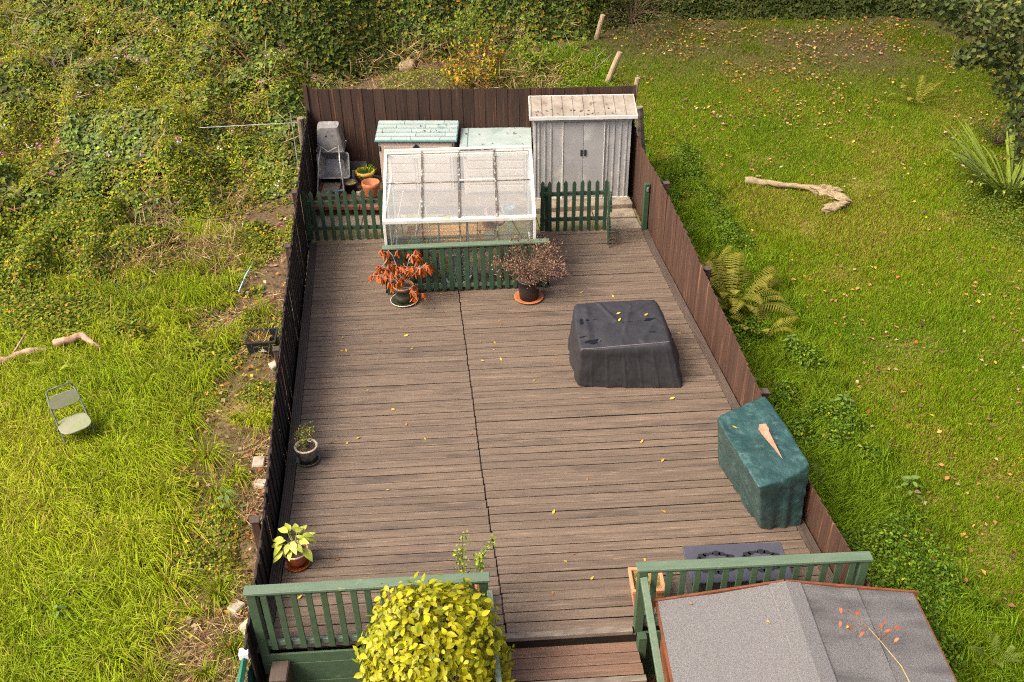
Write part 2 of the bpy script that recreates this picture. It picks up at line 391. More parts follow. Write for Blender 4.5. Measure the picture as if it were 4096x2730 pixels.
M['fern_green'] = leaf_mat('green_fern_frond', (0.13, 0.17, 0.018), (0.085, 0.125, 0.015), 0.3, 0.6, 0.2)
M['fern_lime'] = leaf_mat('lime_fern_frond', (0.30, 0.34, 0.02), (0.2, 0.26, 0.016), 0.3, 0.6, 0.2)
M['deck_leaf'] = leaf_mat('yellow_fallen_leaf', (0.55, 0.38, 0.03), (0.36, 0.20, 0.02), 0.1, 0.7, 0.3)
M['deck_leaf_brown'] = leaf_mat('brown_fallen_leaf', (0.34, 0.13, 0.03), (0.20, 0.07, 0.02), 0.1, 0.7, 0.3)
M['red_leaf'] = leaf_mat('red_rose_leaf', (0.50, 0.065, 0.03), (0.42, 0.13, 0.02), 0.2, 0.4, 0.3)

# ------------------------------------------------------------------ terrain
SK = -0.065                                   # the deck boards run a little askew to the side fences
XL = lambda y: float(np.interp(y, [5.0, 6.3, 7.4, 9.0, 15.0, 18.0], [-1.87, -1.81, -1.745, -1.70, -1.697, -1.65]))
XR = lambda y: float(np.interp(y, [5.0, 7.0, 9.6, 14.0, 15.0], [4.17, 4.145, 4.095, 4.09, 4.12]))
FLX = lambda y: float(np.interp(y, [3, 6.3, 7.4, 9, 15, 17.9], [-1.97, -1.93, -1.89, -1.87, -1.86, -1.775]))
FRX = lambda y: float(np.interp(y, [3, 7, 9.6, 15, 16.6], [4.32, 4.30, 4.25, 4.235, 4.26]))
FLZ = lambda y: float(np.interp(y, [6.3, 7.03, 8.5, 10.1, 11.9, 13.9, 14.7, 15.6, 16.3, 17.9], [.42, .44, .58, .82, .93, 1.04, 1.08, 1.2, 1.33, 1.52]))
FRZ = lambda y: float(np.interp(y, [6.0, 7.5, 9.1, 10.1, 11.1, 12.2, 13.3, 14.5, 15.6, 16.1, 16.6], [.5, .49, .57, .71, .83, .98, 1.1, 1.19, 1.22, 1.3, 1.48]))

def slope(y):
    return np.where(y < 17, -.5 + .05 * (y - 7), .08 * (y - 17))

def ground(x, y):
    x = np.asarray(x, float); y = np.asarray(y, float)
    z = slope(y) + 0.10 * (fbm(x, y, 2.2, 3) - 0.5) + 0.04 * (vnoise(x, y, 0.5, 5) - 0.5)
    z = z - 0.22 * np.exp(-((x - 4.95) / 0.42) ** 2) * ramp(-y, -17.5, -15)
    inside = ramp(x, -2.0, -1.85) * ramp(-x, -4.45, -4.28)
    plot = np.where(y < 6.15, -1.15, np.where(y < 15.25, np.minimum(slope(y) - 0.12, -0.3), -0.05))
    plot = np.where(y > 18.3, z, plot)
    yard = ramp(x, -2.0, -1.85) * ramp(-x, -5.2, -4.7)
    k = np.where(y < 6.15, yard, np.where(y < 17.6, inside, 0))
    return z * (1 - k) + plot * k

gx = np.concatenate([np.linspace(-90, -16, 20), np.arange(-15.8, 19, 0.2), np.linspace(19.5, 90, 20)])
gy = np.concatenate([np.linspace(-60, 0, 12), np.arange(0.4, 34, 0.2), np.linspace(35, 110, 20)])
GX, GY = np.meshgrid(gx, gy)
GV = np.stack([GX, GY, ground(GX, GY)], -1).reshape(-1, 3)
nx, ny = len(gx), len(gy)
ii, jj = np.meshgrid(np.arange(nx - 1), np.arange(ny - 1))
q = (jj * nx + ii).ravel()
GF = np.stack([q, q + 1, q + nx + 1, q + nx], -1)

def ground_colour(x, y):
    """turf, bare soil and litter as the ground itself is coloured, patch by patch"""
    n1 = fbm(x, y, 1.6, 21); n2 = fbm(x, y, 0.55, 31)
    green = np.stack([0.055 + 0.04 * n1, 0.072 + 0.035 * n1, 0.006 + 0 * n1], -1)
    soil = np.stack([0.085 + 0.05 * n2, 0.058 + 0.035 * n2, 0.032 + 0.02 * n2], -1)
    tan = np.stack([0.20 + 0.08 * n2, 0.14 + 0.05 * n2, 0.045 + 0.02 * n2], -1)
    # share of soil: strip outside the left fence, under the thicket, leaf litter at the far lawn
    left = (x < -1.8)
    k = np.where(left, 0.85 * ramp(x, -3.9, -2.6) * ramp(-y, -17, -14) + 0.75 * ramp(y, 12.5, 14.5) + 0.25 * n2, 0)
    right = (x > 4.2)
    k = np.where(right, 0.9 * ramp(y + 0.35 * (x - 8), 19.5, 24) * ramp(n1, 0.2, 0.6) + 0.75 * ramp(-x, -5.5, -4.9) * ramp(-y, -18, -16), k)
    k = np.where((~left) & (~right), 1.0, k)
    k = np.where((y > 17) & (x < 5), np.maximum(k, 0.7), k)
    k = np.clip(k, 0, 1)[..., None]
    soil = soil * np.where(right, .55, 1.0)[..., None]
    c = green * (1 - k) + soil * k
    t = (ramp(n2, 0.55, 0.80) * 0.5 * np.where(right, 1 - ramp(y, 16, 20), 1))[..., None] * np.where(right | (left & (y < 12.5)), 1, 0)[..., None]
    return c * (1 - t) + tan * t
GC = ground_colour(GV[:, 0], GV[:, 1])
m = bpy.data.materials.new('turf_and_soil'); m.use_nodes = True
p = m.node_tree.nodes['Principled BSDF']; p.inputs['Roughness'].default_value = 0.95; p.inputs['Specular IOR Level'].default_value = 0.1
a = m.node_tree.nodes.new('ShaderNodeAttribute'); a.attribute_name = 'col'
nz = m.node_tree.nodes.new('ShaderNodeTexNoise'); nz.inputs['Scale'].default_value = 26; nz.inputs['Detail'].default_value = 8
tcg = m.node_tree.nodes.new('ShaderNodeTexCoord'); m.node_tree.links.new(tcg.outputs['Object'], nz.inputs['Vector'])
mrg = m.node_tree.nodes.new('ShaderNodeMapRange'); mrg.inputs[1].default_value = .3; mrg.inputs[2].default_value = .7; mrg.inputs[3].default_value = .5; mrg.inputs[4].default_value = 1.35
m.node_tree.links.new(nz.outputs['Fac'], mrg.inputs[0])
hs = m.node_tree.nodes.new('ShaderNodeHueSaturation'); m.node_tree.links.new(mrg.outputs[0], hs.inputs['Value']); m.node_tree.links.new(a.outputs['Color'], hs.inputs['Color'])
m.node_tree.links.new(hs.outputs[0], p.inputs['Base Color'])
bmp = m.node_tree.nodes.new('ShaderNodeBump'); bmp.inputs['Strength'].default_value = 0.6; bmp.inputs['Distance'].default_value = 0.03
m.node_tree.links.new(nz.outputs['Fac'], bmp.inputs['Height']); m.node_tree.links.new(bmp.outputs[0], p.inputs['Normal'])
tag(npmesh('ground', GV, GF, m, GC, smooth=True), 'sloping grass and soil around the fenced deck', kind='structure')

# ------------------------------------------------------------------ deck
deck = thing('deck', 'brown weathered timber deck of cross boards with a central joint', None, kind='structure')
PITCH, Y0 = 0.1335, 6.355

def plank(xa, xb, y0, m, parent, name='plank', w=0.1248, z=0.0, th=0.028, bow=0.0):
    """a deck board whose centre line is y = y0 + SK*x, slightly bowed, with eased edges"""
    n = max(2, int((xb - xa) / 0.5))
    b = MB()
    L = xb - xa
    prof = [(-w / 2, -th), (-w / 2, -0.004), (-w / 2 + 0.004, 0), (w / 2 - 0.004, 0), (w / 2, -0.004), (w / 2, -th)]
    np_ = len(prof)
    for i in range(n + 1):
        t = i / n
        for yy, zz in prof:
            b.v.append((L * (t - 0.5), yy + bow * math.sin(math.pi * t), zz))
    for i in range(n):
        for k in range(np_ - 1):
            b.f.append((i * np_ + k, (i + 1) * np_ + k, (i + 1) * np_ + k + 1, i * np_ + k + 1))
    b.f.append(tuple(range(np_)))
    b.f.append(tuple(n * np_ + k for k in range(np_ - 1, -1, -1)))
    xc = (xa + xb) / 2
    o = b.build(name, m, parent, loc=(xc, y0 + SK * xc, z), rot=(0, 0, math.atan(SK)))
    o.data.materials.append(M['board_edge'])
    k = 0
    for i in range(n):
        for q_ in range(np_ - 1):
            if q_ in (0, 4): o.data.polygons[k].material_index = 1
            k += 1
    return o

NROW = 66
for i in range(NROW):
    y0 = Y0 + (i + 0.5) * PITCH
    z = random.uniform(-0.0015, 0.0015)
    notch = y0 > 13.36
    xj = float(np.interp(y0, [6.4, 8.8, 13.3], [0.628, 0.62, 0.672])) + random.uniform(-0.006, 0.006)
    la, lb = XL(y0 - SK * 1.7) + 0.004, (-0.50 if notch else xj - 0.006)
    ra, rb = (2.17 if notch else xj + 0.006), XR(y0 + SK * 4.1) - 0.004
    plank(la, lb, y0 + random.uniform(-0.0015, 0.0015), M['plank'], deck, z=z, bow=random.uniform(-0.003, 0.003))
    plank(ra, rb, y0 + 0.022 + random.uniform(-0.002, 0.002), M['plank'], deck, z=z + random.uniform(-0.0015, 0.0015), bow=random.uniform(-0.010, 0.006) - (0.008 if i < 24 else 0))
for xx in (-1.4, -0.6, 0.645, 1.6, 2.5, 3.4):                     # joists under the boards
    y1 = 13.3 if -0.6 <= xx <= 2.2 else 15.0
    MB().box(xx - 0.03, xx + 0.03, 6.5, y1, -0.16, -0.034).build('joist', M['edging'], deck)

def edging(xf, ya, yb, w, side):
    """a grooved board laid lengthwise along the fence"""
    n = 5
    prof = []
    for k in range(n):
        u0 = w * (k + 0.12) / n; u1 = w * (k + 0.88) / n
        prof += [(u0 - 0.1 * w / n, -0.006), (u0, 0.004), (u1, 0.004), (u1 + 0.1 * w / n, -0.006)]
    prof = [(0.0, -0.03)] + prof + [(w, -0.03)]
    ys = np.linspace(ya, yb, 5)
    b = MB(); k = len(prof)
    for y in ys:
        for u, z in prof: b.v.append((xf(y) + side * u, y, z))
    for i in range(len(ys) - 1):
        for j in range(k - 1): b.f.append((i * k + j, i * k + j + 1, (i + 1) * k + j + 1, (i + 1) * k + j))
    b.f.append(tuple(range(k))); b.f.append(tuple((len(ys) - 1) * k + j for j in range(k - 1, -1, -1)))
    return b.build('edging_plank', M['edging'], deck)
for a_, b_ in ((6.46, 9.4), (9.403, 12.6), (12.603, 15.24)): edging(XL, a_, b_, 0.128, -1)
for a_, b_ in ((6.10, 9.0), (9.003, 12.2), (12.203, 14.86)): edging(XR, a_, b_, 0.118, 1)

# steps down to the yard
steps = thing('steps', 'wooden steps leading down from the front of the deck', None, kind='structure')
ang = math.atan(SK)
def nosing(x0, x1, y0, z, w=0.07):
    xc = (x0 + x1) / 2
    MB().box(-(x1 - x0) / 2, (x1 - x0) / 2, -w, 0, -0.045, 0.007).build('nosing', M['trim'], steps, bevel=0.004, loc=(xc, y0 + SK * xc, z), rot=(0, 0, ang))
nosing(0.49, 1.93, Y0 + 0.018, 0.0)
for k in range(3): plank(0.49, 1.96, Y0 - 0.10 - 0.137 * k, M['step'], steps, z=-0.17, w=0.131)
nosing(0.49, 1.97, Y0 - 0.455, -0.17)
for k in range(3): plank(0.49, 1.98, Y0 - 0.56 - 0.137 * k, M['step'], steps, z=-0.34, w=0.131)
nosing(0.49, 1.99, Y0 - 0.93, -0.34)
for k in range(3): plank(0.49, 2.0, Y0 - 1.04 - 0.137 * k, M['step'], steps, z=-0.51, w=0.131)
for k, (yy, zz) in enumerate(((0.0, 0), (-0.46, -0.17), (-0.94, -0.34))):
    plank(0.49, 1.96, Y0 + yy - 0.035, M['step'], steps, name='riser', z=zz - 0.05, w=0.025, th=0.115)

# painted boards that close the front of the deck
def fascia(x0, x1, label):
    f = thing('deck_skirting', label, 'skirting')
    zt = -0.035
    for k in range(7):
        h = 0.148
        xc = (x0 + x1) / 2
        MB().box(-(x1 - x0) / 2, (x1 - x0) / 2, -0.022, 0, -h + 0.003, 0).build('board', M['green'], f, bevel=0.003,
            loc=(xc, Y0 - 0.025 + SK * xc - 0.004 * (k % 2), zt - k * h), rot=(0, 0, ang))
fascia(-1.83, 0.47, 'green painted horizontal boards below the deck edge behind the yellow shrub')
fascia(2.0, 4.30, 'green painted horizontal boards below the deck edge behind the felt roof')

# back yard strip between picket fences and back fence
patio = thing('patio', 'rough paved strip of slabs and soil behind the picket fences', None, kind='structure')
MB().prism([(-1.80, 16.36), (-0.5, 16.2), (2.2, 15.75), (2.2, 17.0), (-1.72, 17.85)], -0.3, 0.16).build('soil_bed', M['soil'], patio)
MB().prism([(-1.8, 15.24), (2.3, 15.0), (2.3, 15.8), (-1.8, 16.35)], -0.3, 0.0).build('mossy_strip', M['mossy'], patio)
MB().prism([(2.32, 15.0), (4.18, 14.93), (4.2, 15.75), (2.32, 15.8)], -0.3, -0.012).build('soil_strip', M['mossy'], patio)
MB().prism([(2.58, 15.42), (3.35, 15.37), (3.36, 15.68), (2.58, 15.72)], -0.1, 0.035).build('paving_slab', M['concrete'], patio, bevel=0.01)
MB().prism([(3.37, 15.36), (4.13, 15.31), (4.14, 15.66), (3.38, 15.68)], -0.1, 0.04).build('paving_slab', M['concrete'], patio, bevel=0.01)
MB().prism([(3.52, 14.93), (4.13, 14.89), (4.13, 15.28), (3.52, 15.32)], -0.1, 0.02).build('paving_slab', M['concrete'], patio, bevel=0.01)
MB().prism([(2.25, 15.76), (4.15, 15.68), (4.15, 16.6), (2.25, 16.85)], -0.2, 0.12).build('shed_slab', M['concrete'], patio, bevel=0.012)
MB().prism([(-0.42, 13.42), (2.08, 13.22), (2.2, 15.02), (-0.42, 15.2)], -0.3, -0.02).build('greenhouse_floor', M['mossy'], patio)
for k in range(4):
    x = -1.72 + k * 0.41
    MB().box(0, 0.39, 0, 0.4, -0.06, 0.012).build('paving_slab', M['concrete'], patio, bevel=0.008, loc=(x, 15.86 - 0.05 * k, 0.004), rot=(0, 0, -0.12))
bx0 = Vector((-1.79, 16.36, 0)); bd = Vector((0.986, -0.166, 0))
for k in range(6):
    b0 = bx0 + bd * (0.222 * k)
    MB().box(0, 0.212, -0.05, 0.05, 0, 0.072).build('brick', M['brick'], patio, bevel=0.006, loc=(b0.x, b0.y, 0.125), rot=(0, random.uniform(-.03, .03), -0.165))

# ------------------------------------------------------------------ side and back fences
def board_mesh(w, th, h, m, top=0.0):
    return MB().add([(-w / 2, 0, 0), (w / 2, 0, 0), (w / 2, th, 0), (-w / 2, th, 0), (-w / 2, 0, h), (w / 2, 0, h + top), (w / 2, th, h + top), (-w / 2, th, h)],
                    [(0, 3, 2, 1), (4, 5, 6, 7), (0, 1, 5, 4), (1, 2, 6, 5), (2, 3, 7, 6), (3, 0, 4, 7)])

def side_fence(label, fx, fz, ya, yb, m, side, wexp, posts, gap):
    f = thing('board_fence', label, 'fence', (fx((ya + yb) / 2), (ya + yb) / 2, 0))
    ox, oy = f.location.x, f.location.y
    y = ya; i = 0
    while y < yb:
        x = fx(y); z1 = fz(y) + random.uniform(-0.012, 0.012); z0 = float(slope(np.array(y))) - 0.05
        dirx = fx(y + 0.1) - fx(y)
        rz = math.atan2(0.1, dirx)
        b = board_mesh(wexp + (0.018 if not gap else random.choice([0.026, 0.026, 0.026, 0.026, 0.026, 0.026, 0.026, -0.004])), 0.014, z1 - z0, m)
        b.build('board', m, f, loc=(x + side * (0.004 + (0.014 if gap else 0.010) * (i % 2)) - ox, y - oy, z0), rot=(random.uniform(-.006, .006), random.uniform(-.006, .006), rz + (0.03 if gap else 0.10)))
        y += wexp; i += 1
    for zf in (0.25, 0.8):
        b = MB()
        ys = np.linspace(ya, yb, 8)
        b.tube([(fx(v) + side * 0.05 - ox, v - oy, float(slope(np.array(v))) + (fz(v) - float(slope(np.array(v)))) * zf) for v in ys], 0.026, 4)
        b.build('rail', m, f)
    for yp, dz in posts:
        zt = fz(yp) + dz; z0 = float(slope(np.array(yp))) - 0.2
        pst = MB().box(-.045, .045, -.045, .045, z0, zt).build('post', M['fence_right'], f, bevel=0.006, loc=(fx(yp) + side * 0.12 - ox, yp - oy, 0))
        MB().box(-.055, .055, -.055, .055, zt, zt + 0.022).build('post_cap', M['edging'], pst, bevel=0.004)
    return f
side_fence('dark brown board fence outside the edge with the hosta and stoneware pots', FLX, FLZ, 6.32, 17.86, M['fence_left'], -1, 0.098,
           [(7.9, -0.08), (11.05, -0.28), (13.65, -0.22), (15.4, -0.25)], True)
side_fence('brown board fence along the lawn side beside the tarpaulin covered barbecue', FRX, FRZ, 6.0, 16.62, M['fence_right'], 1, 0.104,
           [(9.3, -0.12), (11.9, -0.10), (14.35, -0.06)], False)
A, B = Vector((-1.78, 17.88, 0)), Vector((4.27, 16.60, 0))
d = (B - A).normalized(); Ln = (B - A).length
bf = thing('board_fence', 'tall dark brown board fence behind the storage boxes and metal shed', 'fence', (A + B) / 2, math.atan2(d.y, d.x))
nb = 58
for i in range(nb):
    t = (i + 0.5) / nb
    zt = 1.90 + 0.14 * t - 0.03 * math.sin(t * math.pi) + random.uniform(-.008, .008)
    MB().box(-Ln / nb / 2 - 0.006, Ln / nb / 2 + 0.006, 0, 0.016, -0.05, zt).build('board', M['fence'], bf, loc=((t - .5) * Ln, -0.011 * (i % 2), 0), rot=(0, 0, random.uniform(-.02, .06)))
for z in (0.4, 1.5): MB().box(-Ln / 2, Ln / 2, 0.03, 0.08, z, z + 0.08).build('rail', M['fence'], bf)
MB().box(-Ln / 2 - 0.05, -Ln / 2 + 0.03, -0.03, 0.05, 0, 1.98).build('post', M['fence'], bf)
MB().box(Ln / 2 - 0.02, Ln / 2 + 0.05, -0.03, 0.05, 0, 2.05).build('post', M['fence'], bf)

# ------------------------------------------------------------------ railings and picket fences
def railing(label, p0, p1, zt, n, m_cap, m_slat, w=0.062, face=-1, capw=0.115):
    p0, p1 = Vector((*p0, 0)), Vector((*p1, 0))
    L = (p1 - p0).length; d = (p1 - p0).normalized()
    r = thing('railing', label, 'railing', p0, math.atan2(d.y, d.x))
    MB().box(-0.02, L + 0.02, -capw / 2, capw / 2, zt - 0.034, zt).build('cap_rail', m_cap, r, bevel=0.005)
    MB().box(0.05, L - 0.05, -0.02, 0.02, zt - 0.09, zt - 0.036).build('top_rail', m_slat, r, bevel=0.003)
    MB().box(0.05, L - 0.05, -0.02, 0.02, 0.07, 0.135).build('bottom_rail', m_cap, r, bevel=0.003)
    for x in (0.045, L - 0.045):
        po = MB().box(-.045, .045, -.045, .045, -0.35, zt - 0.036).build('post', m_slat, r, bevel=0.005, loc=(x, 0, 0))
    me = MB().box(-w / 2, w / 2, -0.042 if face < 0 else 0.023, -0.023 if face < 0 else 0.042, 0.035, zt - 0.04).mesh('slat', m_slat, bevel=0.003)
    for i in range(n):
        x = 0.09 + (L - 0.18) * (i + 0.5) / n
        inst('slat', me, r, (x + random.uniform(-.004, .004), 0, random.uniform(-.006, .004)), (0, random.uniform(-.006, .006), 0))
    return r
railing('green slatted railing with flat cap behind the big yellow shrub', (-1.885, 6.478), (0.455, 6.326), 0.90, 15, M['green_rail'], M['green'])
rr = railing('green slatted railing with flat cap behind the grey felt roof', (1.945, 6.246), (4.245, 6.07), 0.90, 15, M['green_rail'], M['green'])
railing('green slatted railing in front of the greenhouse', (-0.47, 13.30), (2.13, 13.135), 0.86, 19, M['green_rail'], M['green_dark'], w=0.072)

def picket_mesh(w, h, m):
    return MB().prism_y([(-w / 2, 0), (w / 2, 0), (w / 2, h - w * 0.75), (0, h), (-w / 2, h - w * 0.75)], -0.010, 0.010).mesh('picket', m, bevel=0.002)

def picket_fence(name, label, cat, p0, p1, h, n, z0=0.02, posts=(0, 1), back=1, railside=1):
    p0, p1 = Vector((*p0, 0)), Vector((*p1, 0))
    L = (p1 - p0).length; d = (p1 - p0).normalized()
    r = thing(name, label, cat, p0, math.atan2(d.y, d.x))
    me = picket_mesh(0.068, h, M['green_dark'])
    for i in range(n):
        x = 0.035 + (L - 0.07) * i / (n - 1)
        inst('picket', me, r, (x, 0, z0 + random.uniform(-.012, .006)), (random.uniform(-.01, .01), random.uniform(-.02, .02), 0))
    for z in (0.20, 0.70):
        MB().box(0.0, L, 0.0115 * railside, 0.045 * railside, z, z + 0.07).build('rail', M['green_dark'], r, bevel=0.003)
    for t in posts:
        MB().box(-.035, .035, .047 * railside, .117 * railside, -0.1, h - 0.12).build('post', M['green_dark'], r, bevel=0.004, loc=(0.05 + (L - 0.1) * t, 0, 0))
    return r
picket_fence('picket_fence', 'green pointed picket fence in front of the wheelbarrow', 'fence', (-1.86, 15.32), (-0.47, 15.19), 0.96, 10)
picket_fence('picket_fence', 'green pointed picket fence in front of the metal shed', 'fence', (2.29, 15.02), (3.48, 14.915), 0.98, 9, posts=(0.06,))
picket_fence('picket_gate', 'narrow green picket gate standing open toward the deck', 'gate', (3.50, 14.90), (3.37, 14.24), 0.93, 6, z0=0.05, posts=())
gp = thing('gate_post', 'lone green square gate post against the brown lawn side fence', 'post', (4.165, 14.86, 0))
MB().box(-.045, .045, -.045, .045, -0.1, 0.90).build('shaft', M['green_dark'], gp, bevel=0.006)
MB().box(-.012, .02, -.062, -.046, 0.76, 0.84).build('latch', M['galv'], gp, bevel=0.003)

# handrails of the steps
hr = thing('stair_handrail', 'green sloping handrail of the steps beside the felt roof shed', 'handrail', (1.985, 6.2, 0))
MB().bar((0.0, -0.01, 0.79), (0.0, -1.30, -0.02), 0.07, 0.05).build('rail', M['green_rail'], hr, bevel=0.005)
MB().box(-.04, .04, -1.28, -1.2, -1.1, -0.05).build('post', M['green'], hr, bevel=0.004)
MB().box(-.03, .06, -0.14, -0.052, -0.30, 0.02).build('bracket', M['green'], hr, bevel=0.004)
hr = thing('stair_handrail', 'grey green sloping handrail of the steps beside the yellow shrub', 'handrail', (0.46, 6.25, 0))
MB().bar((0.0, -0.01, 0.79), (0.0, -1.25, -0.02), 0.06, 0.05).build('rail', M['green_rail'], hr, bevel=0.005)
MB().box(-.04, .04, -1.23, -1.15, -1.1, -0.05).build('post', M['green'], hr, bevel=0.004)
st = MB().box(-0.09, 0.09, -0.12, 0.12, -1.1, -0.10).build('stub_post', M['edging'], None, bevel=0.012, loc=(-1.70, 6.28, 0), rot=(0, 0, ang))
tag(st, 'thick mossy dark timber stub below the corner of the railing', 'post')
cp = thing('corrugated_panel', 'blue green corrugated panel with white end cap beside the railing corner', 'panel', (-2.05, 6.46, 0))
cb = MB()
pr = [(-.05 + 0.02 * k, 0.012 * (1 if k % 2 else -1)) for k in range(7)]
cb.tube([(0.0, 0.0, -0.05), (-0.06, -1.3, -0.1)], 0.035, 4).build('top_bar', M['corrugated'], cp)
cb = MB()
for k in range(13):
    y = -0.1 * k
    for z in (-0.9, -0.06): cb.v.append((0.05 + 0.02 * (k % 2) - 0.046 * k * 0.1, y, z))
for k in range(12): cb.f.append((2 * k, 2 * k + 2, 2 * k + 3, 2 * k + 1))
cb.build('sheet', M['corrugated'], cp)
MB().box(-.05, .05, -.045, .045, -0.06, 0.03).build('end_cap', M['white'], cp, bevel=0.008)

# ------------------------------------------------------------------ metal shed
sa, sb = Vector((2.34, 16.16, 0.12)), Vector((4.105, 15.955, 0.12))
sdv = sb - sa; SW = sdv.length
sh = thing('metal_shed', 'grey metal shed with ribbed doors and dirty pale roof', 'shed', sa, math.atan2(sdv.y, sdv.x))
SHH, SDP = 1.60, 0.56
def ribbed(x0, x1, z0, z1, ribs, y=0.0):
    """sheet with raised vertical ribs facing -y"""
    b = MB(); pts = [(x0, y)]
    for r in ribs: pts += [(r - 0.018, y), (r - 0.010, y - 0.016), (r + 0.010, y - 0.016), (r + 0.018, y)]
    pts.append((x1, y))
    for x, yy in pts: b.v += [(x, yy, z0), (x, yy, z1)]
    for i in range(len(pts) - 1): b.f.append((2 * i, 2 * i + 2, 2 * i + 3, 2 * i + 1))
    return b
MB().box(0.0, SW, 0.012, SDP, 0, SHH - 0.02).build('wall', M['shed_wall'], sh)
ribbed(0.0, 0.53, 0, SHH - 0.06, [0.035, 0.10, 0.21, 0.32]).build('wall_panel', M['shed_wall'], sh)
ribbed(1.30, SW, 0, SHH - 0.06, [1.36, 1.47, 1.59, 1.70]).build('wall_panel', M['shed_wall'], sh)
for x0, x1, hx in ((0.545, 0.912, 0.88), (0.918, 1.285, 0.95)):
    dr = MB().box(x0, x1, -0.018, 0.0, 0.02, SHH - 0.10).build('door', M['shed_wall'], sh, bevel=0.003)
    MB().box(hx - 0.02, hx + 0.02, -0.036, -0.02, 0.86, 0.98).build('handle', M['black'], dr, bevel=0.004)
for x in (0.537, 1.293): MB().box(x - 0.008, x + 0.008, -0.03, 0.0, 0.0, SHH - 0.09).build('door_rail', M['shed_trim'], sh, bevel=0.002)
MB().box(-0.005, SW + 0.005, -0.024, 0.0, SHH - 0.085, SHH - 0.012).build('lintel', M['shed_wall'], sh, bevel=0.003)
MB().box(-0.004, SW + 0.004, -0.02, 0.0, 0.0, 0.018).build('base_rail', M['shed_trim'], sh)
# mono-pitch roof, high edge at the back
rz0, rz1, ry0, ry1 = SHH + 0.035, SHH + 0.17, -0.09, 0.60
rf = MB().add([(-.06, ry0, rz0), (SW + .08, ry0, rz0), (SW + .08, ry1, rz1), (-.06, ry1, rz1), (-.06, ry0, rz0 - .02), (SW + .08, ry0, rz0 - .02), (SW + .08, ry1, rz1 - .02), (-.06, ry1, rz1 - .02)],
              [(0, 1, 2, 3), (7, 6, 5, 4), (0, 4, 5, 1), (1, 5, 6, 2), (2, 6, 7, 3), (3, 7, 4, 0)]).build('roof', M['shed_roof'], sh)
for k in range(11):
    x = -0.05 + (SW + 0.12) * k / 10
    MB().bar((x, ry0 + 0.01, rz0 + 0.007), (x, ry1, rz1 + 0.007), 0.026, 0.016).build('roof_rib', M['shed_roof'], rf, bevel=0.003)
MB().box(-0.075, SW + 0.095, ry0 - 0.018, ry0 - 0.001, rz0 - 0.05, rz0 + 0.018).build('roof_fascia', M['shed_trim'], sh, bevel=0.004)
MB().box(-0.075, SW + 0.095, ry1 + 0.001, ry1 + 0.018, rz1 - 0.04, rz1 + 0.018).build('roof_fascia', M['shed_trim'], sh, bevel=0.004)
for x in (-0.072, SW + 0.082): MB().bar((x, ry0, rz0 - 0.01), (x, ry1, rz1 - 0.01), 0.012, 0.05).build('roof_fascia', M['shed_trim'], sh)

# ------------------------------------------------------------------ plastic garden stores
def store(label, a, b, h, rise, dep, shingles, zb=0.14):
    a, b = Vector((*a, zb)), Vector((*b, zb))
    dv = b - a; W = dv.length; H = h - zb
    s = thing('garden_store', label, 'storage box', a, math.atan2(dv.y, dv.x))
    i = 0.06
    MB().box(i, W - i, 0.06, dep - 0.04, 0, H - 0.03).build('body', M['beige'], s, bevel=0.01)
    for x0, x1 in ((i + 0.04, W / 2 - 0.006), (W / 2 + 0.006, W - i - 0.04)):
        dr = MB().box(x0, x1, 0.035, 0.058, 0.04, H - 0.06).build('door', M['beige'], s, bevel=0.006)
        for k in range(5):
            hh = (H - 0.16) / 5
            MB().box(x0 + 0.05, x1 - 0.05, 0.022, 0.034, 0.07 + hh * k, 0.07 + hh * k + hh - 0.03).build('panel', M['beige'], dr, bevel=0.008)
    for x in (i + 0.025, W - i - 0.025):
        MB().box(x - .012, x + .012, 0.022, 0.05, H - 0.22, H - 0.12).build('hinge', M['black_metal'], s, bevel=0.003)
    MB().prism_y([(W / 2 - 0.055, H - .125), (W / 2, H - .185), (W / 2 + 0.055, H - .125), (W / 2, H - .065)], 0.008, 0.021).build('latch', M['black_metal'], s, bevel=0.003)
    rf = MB().add([(0, 0, H - .03), (W, 0, H - .03), (W, dep, H + rise - .03), (0, dep, H + rise - .03), (0, 0, H), (W, 0, H), (W, dep, H + rise), (0, dep, H + rise)],
                  [(0, 3, 2, 1), (4, 5, 6, 7), (0, 1, 5, 4), (1, 2, 6, 5), (2, 3, 7, 6), (3, 0, 4, 7)]).build('roof', M['teal_edge'] if shingles else M['teal_roof'], s, bevel=0.006)
    if shingles:
        nr = 5
        for r in range(nr):
            x = 0.012 + (0.0 if r % 2 else -0.25)
            while x < W - 0.02:
                w = random.choice([0.36, 0.55, 0.75])
                x0, x1 = max(x, 0.012), min(x + w, W - 0.012)
                if x1 - x0 > 0.05:
                    y0, y1 = dep * (r + 0.10) / nr, dep * (r + 1.0) / nr
                    zf = lambda y: H + rise * y / dep
                    MB().add([(x0, y0, zf(y0) + .012), (x1 - .012, y0, zf(y0) + .012), (x1 - .006, y1, zf(y1) + .004), (x0, y1, zf(y1) + .004),
                              (x0, y0, zf(y0) + .0005), (x1 - .006, y0, zf(y0) + .0005), (x1 - .006, y1, zf(y1) + .0005), (x0, y1, zf(y1) + .0005)],
                             [(0, 1, 2, 3), (0, 4, 5, 1), (1, 5, 6, 2), (2, 6, 7, 3), (3, 7, 4, 0)]).build('shingle', M['teal_roof'], rf)
                x += w
    return s, W, H, dep, rise
STORES = [store('beige plastic garden store with pale teal shingled lid beside the wheelbarrow corner', (-0.555, 16.80), (0.965, 16.55), 1.21, 0.16, 0.60, True),
          store('beige plastic garden store with smooth pale teal lid beside the metal shed', (0.995, 16.44), (2.325, 16.27), 1.11, 0.10, 0.74, False)]
s2, W2, H2, D2, R2 = STORES[1]
